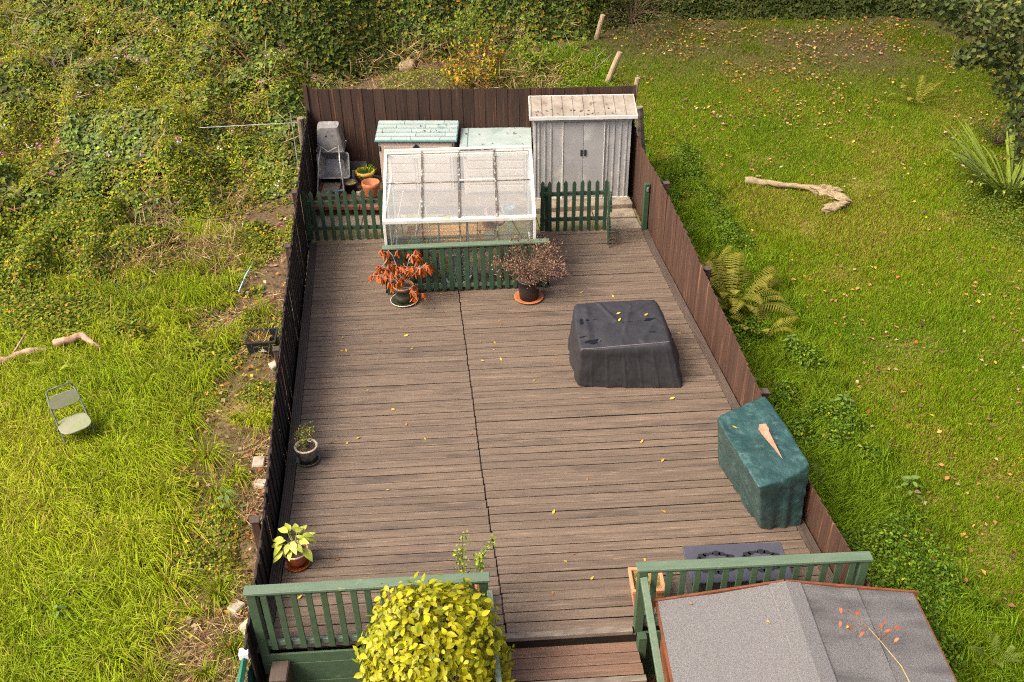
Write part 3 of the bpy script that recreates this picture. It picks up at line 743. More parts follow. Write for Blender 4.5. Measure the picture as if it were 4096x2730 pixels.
MB().bar((0.14, 0.0, H2 + 0.004), (0.14, D2, H2 + R2 + 0.004), 0.012, 0.008).build('lid_groove', M['teal_edge'], s2)

# ------------------------------------------------------------------ greenhouse
ga, gb = Vector((-0.424, 13.47, 0)), Vector((1.935, 13.262, 0))
gdv = gb - ga; GW = gdv.length
gh = thing('greenhouse', 'small white framed greenhouse with dusty glass behind a green railing', 'greenhouse', ga, math.atan2(gdv.y, gdv.x))
EZ, RZ, RY, BY = 1.20, 1.86, 1.20, 2.0 - 0.28
BY = 1.72
NBAY = 4
bw = GW / NBAY
wf, bar_m = M['gh_white'], M['gh_bar']
MB().bar((-0.02, 0, EZ), (GW + 0.02, 0, EZ), 0.05, 0.055).build('eave_bar', wf, gh, bevel=0.004)
MB().bar((-0.02, RY, RZ + 0.015), (GW + 0.02, RY, RZ + 0.015), 0.07, 0.06).build('ridge_bar', wf, gh, bevel=0.004)
MB().bar((-0.02, 0, 0.03), (GW + 0.02, 0, 0.03), 0.05, 0.06).build('base_bar', wf, gh)
for x in (0.0, GW):
    MB().bar((x, 0, 0.0), (x, 0, EZ), 0.045, 0.045, up=(0, 1, 0)).build('corner_post', wf, gh, bevel=0.003)
    MB().bar((x, BY, 0.0), (x, BY, EZ), 0.045, 0.045, up=(0, 1, 0)).build('corner_post', wf, gh, bevel=0.003)
    MB().bar((x, 0, EZ), (x, RY, RZ), 0.05, 0.05).build('gable_rafter', wf, gh, bevel=0.003)
    MB().bar((x, BY, EZ + 0.36), (x, RY, RZ), 0.05, 0.05).build('gable_rafter', wf, gh, bevel=0.003)
    MB().bar((x, BY, EZ), (x, BY, EZ + 0.37), 0.04, 0.04, up=(0, 1, 0)).build('gable_post', wf, gh)
    MB().bar((x, 0, EZ), (x, BY, EZ), 0.03, 0.04).build('gable_tie', wf, gh)
    MB().bar((x, RY * 0.62, 0), (x, RY * 0.62, EZ + 0.3), 0.03, 0.03, up=(0, 1, 0)).build('gable_mullion', wf, gh)
    MB().bar((x, 0, 0.03), (x, BY, 0.03), 0.04, 0.05).build('gable_sill', wf, gh)
    for y0, y1 in ((0.03, RY * 0.62 - 0.02), (RY * 0.62 + 0.02, BY - 0.03)):
        MB().box(x - 0.0015, x + 0.0015, y0, y1, 0.06, EZ - 0.03).build('pane', M['glass_wall'], gh)
MB().bar((-0.02, BY, EZ + 0.36), (GW + 0.02, BY, EZ + 0.36), 0.04, 0.05).build('back_eave_bar', wf, gh)
for k in range(1, NBAY):
    x = bw * k
    MB().bar((x, 0, 0.05), (x, 0, EZ - 0.03), 0.022, 0.03, up=(0, 1, 0)).build('glazing_bar', bar_m, gh)
    MB().bar((x, 0.01, EZ + 0.03), (x, RY - 0.02, RZ + 0.012), 0.026, 0.03).build('glazing_bar', bar_m, gh)
RN = Vector((0, RY, RZ - EZ)).normalized()
def roof_pane(x0, x1, t0, t1, name='pane', lift=0.0, parent=gh, m=None):
    n = Vector((0, -RN.z, RN.y))
    c = [Vector((x, RY * t, EZ + (RZ - EZ) * t)) + n * lift for x, t in ((x0, t0), (x1, t0), (x1, t1), (x0, t1))]
    vs = c + [p - n * 0.003 for p in c]
    return MB().add(vs, [(0, 1, 2, 3), (7, 6, 5, 4), (0, 4, 5, 1), (1, 5, 6, 2), (2, 6, 7, 3), (3, 7, 4, 0)]).build(name, m or M['glass_roof'], parent)
for k in range(NBAY):
    x0, x1 = bw * k + 0.016, bw * (k + 1) - 0.016
    roof_pane(x0, x1, 0.03, 0.53)
    if k != 2: roof_pane(x0, x1, 0.545, 0.975)
    yy, zz = RY * 0.538, EZ + (RZ - EZ) * 0.538
    if k != 2: MB().bar((x0, yy, zz + 0.006), (x1, yy, zz + 0.006), 0.016, 0.008).build('pane_clip_strip', bar_m, gh)
    MB().bar((x0, 0.03, EZ + 0.03), (x1, 0.03, EZ + 0.03), 0.03, 0.014).build('drip_bar', wf, gh)
    MB().bar((x0, RY - 0.04, RZ - 0.005), (x1, RY - 0.04, RZ - 0.005), 0.03, 0.014).build('head_bar', wf, gh)
    MB().box(bw * k + 0.014, bw * (k + 1) - 0.014, -0.0015, 0.0015, 0.065, EZ - 0.035).build('pane', M['glass_wall'], gh)
# opening roof vent in the third bay
x0, x1 = bw * 2 + 0.01, bw * 3 - 0.01
vt = roof_pane(x0 + 0.02, x1 - 0.02, 0.56, 0.985, 'roof_vent', 0.03)
P_ = lambda x, t, l=0.03: Vector((x, RY * t - RN.z * l, EZ + (RZ - EZ) * t + RN.y * l))
for a_, b_, mm in (((x0, .545), (x1, .545), wf), ((x0, .985), (x1, .985), bar_m), ((x0, .545), (x0, .985), bar_m), ((x1, .545), (x1, .985), bar_m)):
    MB().bar(P_(*a_), P_(*b_), 0.028 if mm is wf else 0.02, 0.024).build('vent_frame', mm, vt)
# struts and inside braces
for x0_, x1_, s_ in ((bw * 0.7, bw * 1.0, 1), (bw * 1.25, bw * 1.0, 1), (bw * 3.45, bw * 3.02, 1), (bw * 0.1, bw * 0.5, 1)):
    MB().tube([(x0_, 0.05, 0.62), (x1_, 0.52, EZ + 0.28)], 0.011, 5).build('brace', wf, gh)
MB().tube([(bw * 3.4, 0.04, EZ - 0.05), (bw * 3.75, 0.04, 0.72)], 0.010, 5).build('brace', wf, gh)
MB().tube([(bw * 0.95, 0.04, EZ - 0.05), (bw * 0.62, 0.04, 0.62)], 0.010, 5).build('brace', wf, gh)
# moss along the gutter and a twig
tag(MB().tube([(0, 0, 0), (0.05, -.01, .02), (0.16, 0, .015)], 0.006, 4).build('twig_scrap', M['deck_leaf'], None, loc=(0.46, 13.385, 1.235)), 'tiny yellow leaf scrap lying on the greenhouse eave', 'leaf')

# things kept inside the greenhouse
def in_gh(x, y, z=0.0):
    v = gh.matrix_basis @ Vector((x, y, z)); return v
rzg = gh.rotation_euler.z
bench = thing('timber_staging', 'orange tan timber staging planks inside the greenhouse', 'staging', in_gh(0.22, 1.15), rzg)
for k in range(3): MB().box(0, 1.35, 0.13 * k, 0.13 * k + 0.115, 0.30, 0.34).build('plank', M['tan_timber'], bench, bevel=0.004)
MB().box(-0.02, 1.35, -0.03, -0.005, 0.06, 0.26).build('front_board', M['tan_timber'], bench, bevel=0.004)
for x in (0.03, 1.0):
    for y in (0.02, 0.33): MB().box(x - .02, x + .02, y - .02, y + .02, -0.02, 0.298).build('leg', M['tan_timber'], bench)
dc = thing('tubular_chair', 'grey tubular metal chair frame standing inside the greenhouse', 'chair', in_gh(1.05, 0.42), rzg)
for s in (-1, 1):
    MB().tube([(s * .24, -.22, -0.02), (s * .25, -.2, .40), (s * .25, -.12, .62), (s * .25, .12, .66), (s * .24, .3, .62), (s * .24, .36, -0.02)], 0.014, 6).build('side_frame', M['grey_frame'], dc)
for k in range(7): MB().box(-.21 + .06 * k, -.18 + .06 * k, -.2, .22, .39, .405).build('seat_slat', M['bench_side'], dc)
MB().tube([(-.24, .26, .55), (-.24, .34, .88), (0, .36, .93), (.24, .34, .88), (.24, .26, .55)], 0.014, 6).build('backrest', M['grey_frame'], dc)
wc = thing('watering_can', 'lime green watering can inside the greenhouse', 'watering can', in_gh(0.47, 0.2), rzg)
MB().lathe([(0.0, .50), (.085, .50), (.09, .70), (.07, .75), (.0, .75)], 14).build('body', M['lime'], wc, smooth=True)
MB().tube([(.08, 0, .54), (.16, 0, .68), (.2, 0, .80)], [.02, .015, .02], 6).build('spout', M['lime'], wc)
MB().tube([(-.08, 0, .54), (-.15, 0, .68), (-.05, 0, .83), (.03, 0, .75)], .01, 6).build('handle', M['lime'], wc)
MB().box(-.10, .10, -.08, .08, -.02, .498).build('stand', M['bench_side'], wc)
def ring(name, label, cat, p, r, t, m, tilt):
    b = MB(); n = 22
    b.tube([(r * math.cos(2 * math.pi * k / n), 0, r * math.sin(2 * math.pi * k / n)) for k in range(n + 1)], t, 6)
    return tag(b.build(name, m, None, smooth=True, loc=p, rot=(tilt, 0, rzg)), label, cat)
ring('garden_hose', 'coiled teal hose leaning behind the orange leaved plant', 'hose', in_gh(0.56, 0.10, 0.36), 0.22, 0.04, M['teal_hose'], -.25)
ring('garden_hose', 'coiled yellow hose leaning behind the green slats', 'hose', in_gh(0.74, 0.13, 0.36), 0.2, 0.055, M['yellow'], -.25)
tb = MB(); tb.lathe([(.0, .0), (.19, .0), (.25, .18), (.262, .18), (.262, .196), (.235, .196), (.18, .02), (0, .02)], 24)
tag(tb.build('enamel_tub', M['pale_green'], None, smooth=True, loc=in_gh(1.10, 0.20, 0.12), rot=(.75, 0, rzg)), 'pale green oval tub tipped behind the railing slats', 'tub')
tag(MB().lathe([(0, 0), (.12, 0), (.17, .2), (.2, .2), (.2, .25), (.16, .25), (.1, .02), (0, .02)], 20).build('clay_bowl', M['pink_clay'], None, smooth=True, loc=in_gh(1.62, 0.85, 0.66), rot=(.2, 0.6, 0)),
    'pink clay pot on the greenhouse staging', 'pot')
so = thing('stool', 'brown wooden stool holding the clay pot in the greenhouse', 'stool', in_gh(1.62, 0.85), rzg)
MB().box(-.17, .17, -.15, .15, .63, .658).build('seat', M['tan_timber'], so, bevel=.006)
for x in (-.13, .13):
    for y in (-.11, .11): MB().box(x - .018, x + .018, y - .018, y + .018, -.02, .629).build('leg', M['tan_timber'], so)
nt_ = thing('fishing_net', 'blue hand net on a pole standing in the greenhouse', 'net', in_gh(1.98, 0.45), rzg)
MB().tube([(0, 0, -.02), (.02, .05, 1.0)], .009, 5).build('pole', M['pale_blue'], nt_)
MB().lathe([(.10, 1.18), (.075, 1.08), (.02, 1.0), (0, .985)], 10).build('mesh_bag', M['blue_net'], nt_, smooth=True)
MB().tube([(.1 * math.cos(k * .628), .1 * math.sin(k * .628), 1.18) for k in range(11)], .006, 5).build('hoop', M['galv'], nt_)
def bag(label, p, m, s, seed):
    rnd = random.Random(seed); b = MB()
    pr = [(0, 0), (.9, .02), (1, .35), (.85, .7), (.5, .95), (.25, 1.1), (0, 1.05)]
    b.lathe([(r * s, z * s * 1.3) for r, z in pr], 14)
    b.v = [(x * (1 + rnd.uniform(-.2, .2)), y * (1 + rnd.uniform(-.2, .2)), z * (1 + rnd.uniform(-.08, .08))) for x, y, z in b.v]
    tag(b.build('plastic_bag', m, None, loc=p), label, 'bag')
tag(MB().box(-.2, .2, -.12, .12, -.02, .5).build('crate_stand', M['tan_timber'], None, bevel=.01, loc=in_gh(2.0, 0.28, 0), rot=(0, 0, rzg)), 'dark box under the bags in the greenhouse corner', 'box')
bag('red plastic sack in the greenhouse corner', in_gh(1.83, 0.2, 0.5), M['red'], .08, 1)
bag('white and lime plastic bag in the greenhouse corner', in_gh(2.02, 0.24, 0.5), M['white'], .10, 2)
bag('crumpled white bag on the greenhouse floor behind the slats', in_gh(1.27, 0.16, -.015), M['white'], .09, 3)
for k, (x0, x1) in enumerate(((1.23, 1.32), (1.40, 1.50), (0.30, 0.22))):
    tag(MB().tube([(0, 0, -.02), (x1 - x0, .25, 1.15)], .008, 5).build('bamboo_cane', M['twig_brown'], None, loc=in_gh(x0, 0.3, 0)),
        ['brown garden cane leaning behind the middle greenhouse glazing bar', 'brown garden cane leaning beside the clay pot in the greenhouse', 'brown garden cane leaning at the wheelbarrow end of the greenhouse'][k], 'cane')
tag(MB().box(0, .5, -.03, .03, -.02, .16).build('timber_offcut', M['pale_wood'], None, loc=in_gh(1.3, 0.12, 0), rot=(0, 0, rzg)), 'pale timber offcut lying low behind the railing slats', 'timber')

# ------------------------------------------------------------------ felt roofed shed in front
ra_, rb_ = Vector((2.10, 6.037, 0)), Vector((4.626, 5.793, 0))
rdv = rb_ - ra_; RW = rdv.length
fs = thing('wooden_shed', 'brown wooden shed with grey felt gable roof below the deck', 'shed', ra_, math.atan2(rdv.y, rdv.x))
EH, RH, RL = 0.60, 0.82, 2.6
mid = RW * 0.487
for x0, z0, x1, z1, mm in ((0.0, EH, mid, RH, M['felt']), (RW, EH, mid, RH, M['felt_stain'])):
    b = MB(); nu, nv = 14, 20
    for j in range(nv + 1):
        for i in range(nu + 1):
            t = i / nu
            sag = -0.012 * math.sin(math.pi * t) + 0.006 * math.sin(j * 1.3 + i * 0.7) * math.sin(math.pi * t)
            b.v.append((x0 + (x1 - x0) * t, -RL * j / nv, z0 + (z1 - z0) * t + sag))
    for j in range(nv):
        for i in range(nu):
            k = j * (nu + 1) + i
            b.f.append((k, k + 1, k + nu + 2, k + nu + 1))
    rp = b.build('roof', mm, fs, smooth=True)
    sgn = 1 if x1 > x0 else -1
    if sgn < 0:      # lapped felt edge and ridge strip
        for t in (0.44,):
            xx, zz = x0 + (x1 - x0) * t, z0 + (z1 - z0) * t
            MB().add([(xx, 0, zz - .004), (xx, -RL, zz - .004), (xx - .006, -RL, zz + .004), (xx - .006, 0, zz + .004), (xx - .30, 0, zz + .026 * .9), (xx - .30, -RL, zz + .026 * .9)],
                     [(0, 1, 2, 3), (3, 2, 5, 4)]).build('felt_lap', M['felt_stain'], rp)
MB().add([(mid - .16, 0.0, RH - .020), (mid - .15, 0, RH - .014), (mid, 0, RH + .012), (mid + .15, 0, RH - .014), (mid + .16, 0, RH - .020), (mid - .16, -RL, RH - .020), (mid - .15, -RL, RH - .014), (mid, -RL, RH + .012), (mid + .15, -RL, RH - .014), (mid + .16, -RL, RH - .020)],
         [(0, 5, 6, 1), (1, 6, 7, 2), (2, 7, 8, 3), (3, 8, 9, 4)]).build('ridge_felt', M['felt'], fs)
for x0, z0, x1, z1 in ((-0.06, EH - .012, mid, RH), (RW + 0.06, EH - .012, mid, RH)):
    MB().bar((x0, 0.016, z0 - .03), (x1, 0.016, z1 - .03), 0.024, 0.085).build('bargeboard', M['shed_brown'], fs, bevel=0.004)
MB().lathe([(0, 0), (.055, 0), (.055, .028), (0, .028)], 16).build('bargeboard_end', M['shed_brown'], fs, loc=(-0.05, 0.034, EH - .05), rot=(math.pi / 2, 0, 0))
for x in (0.06, RW - 0.06):
    for k in range(13):
        MB().box(-.012, .012, -RL + .1, -0.09, 0, .116).build('board', M['shed_brown'], fs, bevel=.003, loc=(x, 0, EH - .17 - .12 * k), rot=(0, .1 if x < 1 else -.1, 0))
MB().add([(0.07, -0.10, -1.1), (RW - .07, -0.10, -1.1), (RW - .07, -0.10, EH - .05), (mid, -0.10, RH - .05), (0.07, -0.10, EH - .05)], [(0, 1, 2, 3, 4)]).build('gable_wall', M['shed_brown'], fs)
MB().box(-.02, .0, -RL, 0, EH - .05, EH - .012).build('eave_strip', M['shed_brown'], fs)
MB().box(RW, RW + .02, -RL, 0, EH - .05, EH - .012).build('eave_strip', M['shed_brown'], fs)

# ------------------------------------------------------------------ draped covers
def chaikin(P, n):
    for it in range(n):
        cut = (.05, .25, .25)[it]; Q = []
        for i in range(len(P)):
            a, b = P[i], P[(i + 1) % len(P)]
            Q += [a * (1 - cut) + b * cut, a * cut + b * (1 - cut)]
        P = Q
    return P
def resample_pair(top, base, N):
    T, Bs = chaikin([Vector(p) for p in top], 3), chaikin([Vector(p) for p in base], 3)
    n = len(T)
    L = [(T[(i + 1) % n] - T[i]).length for i in range(n)]
    cum = [0]
    for l in L: cum.append(cum[-1] + l)
    out = []
    for k in range(N):
        s = cum[-1] * k / N
        i = max(j for j in range(n) if cum[j] <= s + 1e-9)
        f = (s - cum[i]) / max(L[i], 1e-6)
        out.append((T[i].lerp(T[(i + 1) % n], f), Bs[i].lerp(Bs[(i + 1) % n], f), s))
    return out

def cover(root, top, base, ztop, m, N=150, rings=18, sides=16, fold=0.03, nf=(19, 33), hem=0.012, seed=1, crumple=0.0, bulge=0.0, crease=0.0):
    ring = resample_pair(top, base, N)
    cx = sum((t for t, _, _ in ring), Vector((0, 0))) / N
    per = ring[-1][2]
    V, F = [], []
    V.append((cx.x, cx.y, ztop(cx.x, cx.y)))
    def disp(x, y, z):
        if not crumple: return 0.0
        return crumple * (float(fbm(x * 1.0 + z * .7, y + z * 1.1, .22, seed)) - .5 + .6 * (abs(float(fbm(x + 3 + z, y * .8 - z, .10, seed + 5)) - .5)))
    for r in range(1, rings + 1):
        k = r / rings
        for t, b, s in ring:
            p = cx.lerp(t, k)
            V.append((p.x, p.y, ztop(p.x, p.y) + disp(p.x, p.y, 0) - 0.012 * k ** 14))
    for r in range(1, sides + 1):
        u = r / sides
        for i, (t, b, s) in enumerate(ring):
            o = (b - cx).normalized()
            p = t.lerp(b, u ** 0.85)
            a = 2 * math.pi * s / per
            fo = fold * u ** 1.2 * (math.sin(nf[0] * a + seed) * .6 + math.sin(nf[1] * a + 2 * seed) * .35 + .5 * math.sin(7 * a + seed * 3))
            fo += bulge * math.sin(math.pi * u)
            if crease:
                q_ = (s / crease) % 1.0
                fo += .008 * math.exp(-((q_ - .5) / .07) ** 2) * min(1, 3 * u)
            z = ztop(t.x, t.y) * (1 - u) + hem * u + 0.010 * u * math.sin(11 * a + seed)
            dd = disp(p.x + o.x * z, p.y + o.y * z, z * 1.7) * 1.3 * min(1, 4 * u)
            p = p + o * (fo + 0.012 * math.sin(math.pi * min(1, u * 4)) + dd)
            V.append((p.x, p.y, max(z, 0.004)))
    for i in range(N): F.append((0, 1 + i, 1 + (i + 1) % N))
    for r in range(rings + sides - 1):
        a0, b0 = 1 + r * N, 1 + (r + 1) * N
        for i in range(N): F.append((a0 + i, b0 + i, b0 + (i + 1) % N, a0 + (i + 1) % N))
    b = MB(); ox, oy = root.location.x, root.location.y
    b.v = [(x - ox, y - oy, z) for x, y, z in V]; b.f = F
    return b.build('cover', m, root, smooth=True)

bc = thing('covered_table', 'low garden table under a black draped fabric cover', 'table cover', (2.85, 10.8, 0))
def zt_black(x, y):
    z = 0.685 + 0.015 * (x - 2.8)
    for (x0, y0, x1, y1, h, w) in ((2.75, 10.92, 3.38, 11.35, .022, .035), (2.45, 10.55, 3.2, 10.95, .016, .04), (2.6, 11.45, 2.75, 10.95, .014, .03), (3.05, 11.3, 2.8, 10.6, .010, .03), (2.4, 11.35, 2.3, 10.6, .016, .05), (3.0, 10.4, 3.3, 10.85, .012, .04)):
        ax, ay = x1 - x0, y1 - y0
        t = max(0, min(1, ((x - x0) * ax + (y - y0) * ay) / (ax * ax + ay * ay)))
        dd = math.hypot(x - x0 - ax * t, y - y0 - ay * t)
        z += h * math.exp(-(dd / w) ** 2)
    z += 0.010 * (float(fbm(x, y, .5, 4)) - .5)
    for (px_, py_, r) in ((2.35, 10.52, .16), (3.15, 10.86, .16), (2.40, 10.98, .14)): z -= 0.020 * math.exp(-((x - px_) ** 2 + (y - py_) ** 2) / r ** 2)
    return z
cv = cover(bc, [(2.12, 10.32), (3.38, 10.28), (3.45, 11.42), (2.25, 11.50)], [(2.10, 10.37), (3.57, 10.12), (3.76, 11.30), (2.14, 11.46)], zt_black, M['cover_black'], N=320, rings=30, sides=22, fold=.011, nf=(9, 17), seed=2, crumple=.022, crease=.19)
def puddle(cx, cy, rx, ry, rot, seed):
    rnd = random.Random(seed); b = MB(); n = 14
    b.v.append((cx - 2.85, cy - 10.8, zt_black(cx, cy) + .0045))
    for k in range(n):
        a = 2 * math.pi * k / n; r = 1 + rnd.uniform(-.35, .3)
        u, v = rx * r * math.cos(a), ry * r * math.sin(a)
        x, y = cx + u * math.cos(rot) - v * math.sin(rot), cy + u * math.sin(rot) + v * math.cos(rot)
        b.v.append((x - 2.85, y - 10.8, zt_black(x, y) + .0035))
    b.f = [(0, 1 + k, 1 + (k + 1) % n) for k in range(n)]
    b.build('puddle', M['water'], bc, smooth=True)
for a_ in ((2.33, 10.50, .10, .05, .1, 1), (2.26, 10.62, .10, .012, .05, 2), (2.45, 10.49, .025, .012, 0, 3), (2.98, 10.87, .13, .012, .03, 4), (3.24, 10.90, .09, .022, .1, 5), (3.19, 10.57, .05, .018, 0, 6), (2.27, 11.0, .03, .09, -.2, 7), (2.36, 11.02, .025, .02, 0, 8), (2.47, 11.03, .03, .012, 0, 9)):
    puddle(*a_)
sm = MB(); pts = [(2.16 + 1.2 * k / 24, 10.335 - .03 * k / 24) for k in range(25)]
sm.tube([(x - 2.85, y - 10.8, zt_black(x, y) - .002) for x, y in pts], .004, 4).build('seam', M['seam'], bc)

bq = thing('covered_barbecue', 'tall barbecue under a crumpled green tarpaulin cover', 'barbecue cover', (3.85, 7.9, 0))
def zt_green(x, y):
    return 0.86 + 0.07 * (float(fbm(x, y, .45, 9)) - .5) - 0.05 * math.exp(-((x - 3.62) ** 2 + (y - 8.15) ** 2) / .05) + 0.05 * max(0, (x - 3.8)) - 0.05 * max(0, y - 8.3)
cover(bq, [(3.50, 7.18), (4.20, 7.46), (4.14, 8.78), (3.42, 8.46)], [(3.70, 7.38), (4.19, 7.36), (4.19, 8.72), (3.56, 8.66)], zt_green, M['cover_green'], N=260, rings=34, sides=34, fold=.030, nf=(11, 19), seed=5, crumple=.030, bulge=.010)
sk = thing('wooden_stake', 'reddish pointed wooden stake lying on the green tarpaulin', 'stake', (3.85, 8.10, 0.905), 0)
MB().add([(-.04, 0, 0), (.04, 0, 0), (.04, -.11, 0), (-.04, -.11, 0), (-.04, 0, .075), (.04, 0, .075), (.04, -.11, .075), (-.04, -.11, .075)],
         [(0, 3, 2, 1), (4, 5, 6, 7), (0, 1, 5, 4), (1, 2, 6, 5), (2, 3, 7, 6), (3, 0, 4, 7)]).build('head', M['stake'], sk, bevel=.004, rot=(0, 0, .06))
MB().add([(-.034, -.11, .01), (.034, -.11, .01), (.045, -.56, .012), (-.034, -.11, .066), (.034, -.11, .066)], [(0, 2, 1), (3, 4, 2), (0, 3, 2), (1, 2, 4), (0, 1, 4, 3)]).build('point', M['stake'], sk)

# ------------------------------------------------------------------ glass topped cabinet and planter behind the railing
ba_, bb_ = Vector((2.56, 6.36, 0)), Vector((3.58, 6.27, 0))
bdv = bb_ - ba_; BW = bdv.length
gb_ = thing('garden_cabinet', 'dark grey low cabinet with a glossy patterned top behind the railing', 'cabinet', ba_, math.atan2(bdv.y, bdv.x))
MB().box(.02, BW - .02, .02, .46, .06, .42).build('body', M['bench_side'], gb_, bevel=.006)
for x0, x1 in ((.04, BW / 2 - .01), (BW / 2 + .01, BW - .04)): MB().box(x0, x1, .004, .018, .09, .40).build('door', M['bench_side'], gb_, bevel=.005)
tp = MB().box(-.01, BW + .03, -.02, .50, .423, .452).build('top', M['bench_top'], gb_, bevel=.006)
for cx in (.30, .78):                                  # printed dark oval wreath
    for k in range(22):
        a = 2 * math.pi * k / 22
        px_, py_ = cx + .20 * math.cos(a), .24 + .13 * math.sin(a)
        b = MB(); w = .05 + .02 * (k % 3)
        b.add([(px_ + w * math.cos(a + q_) * .55, py_ + w * math.sin(a + q_) * .45, .4535) for q_ in np.linspace(0, 6.28, 7)[:-1]], [(0, 1, 2, 3, 4, 5)])
        b.build('print_leaf', M['black'], tp)
for x in (.05, BW - .05):
    for y in (.05, .43): MB().box(x - .02, x + .02, y - .02, y + .02, 0, .062).build('foot', M['black'], gb_)
pl = thing('trough_planter', 'rectangular pale terracotta trough with dry moss behind the railing', 'planter', (2.16, 6.62, 0), -.09)
def trough(w, d, h, t):
    b = MB(); k = .82
    ring_ = lambda sx, sy, z: [(-sx, -sy, z), (sx, -sy, z), (sx, sy, z), (-sx, sy, z)]
    w, d = w / 2, d / 2
    for rr_ in (ring_(w * k, d * k, 0), ring_(w * .95, d * .95, h - .05), ring_(w, d, h - .05), ring_(w, d, h), ring_(w - t, d - t, h), ring_(w * .78, d * .76, h - .1)): b.v += rr_
    for i in range(5):
        for j in range(4): b.f.append((4 * i + j, 4 * i + (j + 1) % 4, 4 * i + 4 + (j + 1) % 4, 4 * i + 4 + j))
    b.f += [(3, 2, 1, 0), (20, 21, 22, 23)]
    return b
trough(.36, .34, .27, .035).build('body', M['terra_pale'], pl, bevel=.006)
mo = MB(); n = 9
for j in range(n):
    for i in range(n): mo.v.append((-.14 + .28 * i / (n - 1), -.13 + .26 * j / (n - 1), .20 + random.uniform(0, .05)))
for j in range(n - 1):
    for i in range(n - 1): k = j * n + i; mo.f.append((k, k + 1, k + n + 1, k + n))
mo.build('moss', M['moss'], pl)

# ------------------------------------------------------------------ leaves and twigs by numpy
def unit(v): return v / np.maximum(np.linalg.norm(v, axis=-1, keepdims=True), 1e-9)
def leaf_arrays(P, D, Nn, ln, wd, col, fold=0.25, tipc=1.0):
    """kite shaped leaves, two triangles each. P base, D axis, Nn face normal"""
    D = unit(D); S = unit(np.cross(D, Nn)); Nn = np.cross(S, D)
    ln = np.asarray(ln)[:, None]; wd = np.asarray(wd)[:, None]
    mid = P + D * ln * 0.45
    a = mid + S * wd / 2 + Nn * wd * fold; b = mid - S * wd / 2 + Nn * wd * fold
    V = np.stack([P, a, P + D * ln, b], 1).reshape(-1, 3)
    n = len(P); i = np.arange(n) * 4
    F = np.concatenate([np.stack([i, i + 1, i + 2], 1), np.stack([i, i + 2, i + 3], 1)])
    C = np.repeat(col, 4, axis=0)
    return V, F, C
def join(parts):
    Vs, Fs, Cs, o = [], [], [], 0
    for V, F, C in parts:
        Vs.append(V); Fs.append(F + o); Cs.append(C); o += len(V)
    return np.concatenate(Vs), np.concatenate(Fs), np.concatenate(Cs)
def palette(n, cols, rng, jit=0.18):
    c = np.array([x[:3] for x in cols]); w = np.array([x[3] for x in cols], float)
    i = rng.choice(len(c), n, p=w / w.sum())
    v = 1 + rng.normal(0, jit, (n, 1))
    return np.clip(c[i] * np.clip(v, .4, 1.8) * (1 + rng.normal(0, .05, (n, 3))), 0.002, 1)

def shrub_branches(rng, base, n, h, spread, droop=0.0, seg=5, r0=.012, sub=4):
    """list of polylines with radii and the points where leaves sit"""
    lines, tips = [], []
    for k in range(n):
        a = rng.uniform(0, 2 * math.pi); s = spread * math.sqrt(rng.uniform(.05, 1)); hh = h * rng.uniform(.7, 1.0) * (1 - .35 * (s / spread) ** 2)
        pts = []
        for i in range(seg + 1):
            t = i / seg
            p = np.array(base) + np.array([math.cos(a) * s * t ** 1.2, math.sin(a) * s * t ** 1.2, hh * t - droop * t * t * s]) + rng.normal(0, .012, 3) * t
            pts.append(p)
        lines.append((pts, [r0 * (1 - .75 * i / seg) for i in range(seg + 1)]))
        for _ in range(sub):
            t = rng.uniform(.35, 1.0); i = min(int(t * seg), seg - 1); p0 = pts[i] + (pts[i + 1] - pts[i]) * (t * seg - i)
            d_ = unit(np.array([math.cos(a + rng.normal(0, 1.0)), math.sin(a + rng.normal(0, 1.0)), rng.uniform(-.1, .7)])) * rng.uniform(.12, .28) * h
            p1 = p0 + d_ * .55 + rng.normal(0, .01, 3); p2 = p0 + d_
            lines.append(([p0, p1, p2], [r0 * .4, r0 * .3, r0 * .18])); tips += [p1, p2]
        tips.append(pts[-1])
    return lines, np.array(tips)
def branch_mesh(lines, n=5):
    b = MB()
    for pts, rs in lines: b.tube(pts, rs, n, cap=False)
    return b

# ------------------------------------------------------------------ pots
def pot(root, prof, m, rim_m=None, rim=None, z=0):
    body = MB().lathe([(r, zz + z) for r, zz in prof], 32).build('pot', m, root, smooth=True)
    if rim: MB().lathe([(r, zz + z) for r, zz in rim], 32).build('rim', rim_m, body, smooth=True)
    return body
def saucer(root, r, m, rim_m=None):
    s = MB().lathe([(0, .004), (r * .82, .004), (r, .035), (r * .97, .038), (r * .78, .014), (0, .014)], 32).build('saucer', m, root, smooth=True)
    if rim_m: MB().lathe([(r * 1.0, .033), (r * 1.01, .040), (r * .965, .0425), (r * .95, .036)], 32).build('saucer_rim', rim_m, s, smooth=True)
def disc(root, r, z, m, name='soil'):
    b = MB(); n = 20
    b.v.append((0, 0, z + .01)); b.v += [(r * math.cos(2 * math.pi * k / n), r * math.sin(2 * math.pi * k / n), z) for k in range(n)]
    b.f = [(0, 1 + k, 1 + (k + 1) % n) for k in range(n)]
    b.build(name, m, root, smooth=True)

def leaf_mesh(name, L, W, m, curve=0.3, fold=0.18, seg=5, point=1.0):
    """a pointed oval leaf with a midrib fold, base at the origin, growing along +y"""
    b = MB()
    for i in range(seg + 1):
        t = i / seg
        w = W / 2 * math.sin(math.pi * min(1, (t * 0.94 + 0.06)) ** 0.85) * (1 if t < 1 else 0)
        y = L * t; z = -curve * L * t * t
        b.v += [(-w, y, z + fold * w), (0, y, z), (w, y, z + fold * w)]
    for i in range(seg):
        k = 3 * i
        b.f += [(k, k + 1, k + 4, k + 3), (k + 1, k + 2, k + 5, k + 4)]
    return b.mesh(name, m, smooth=True)

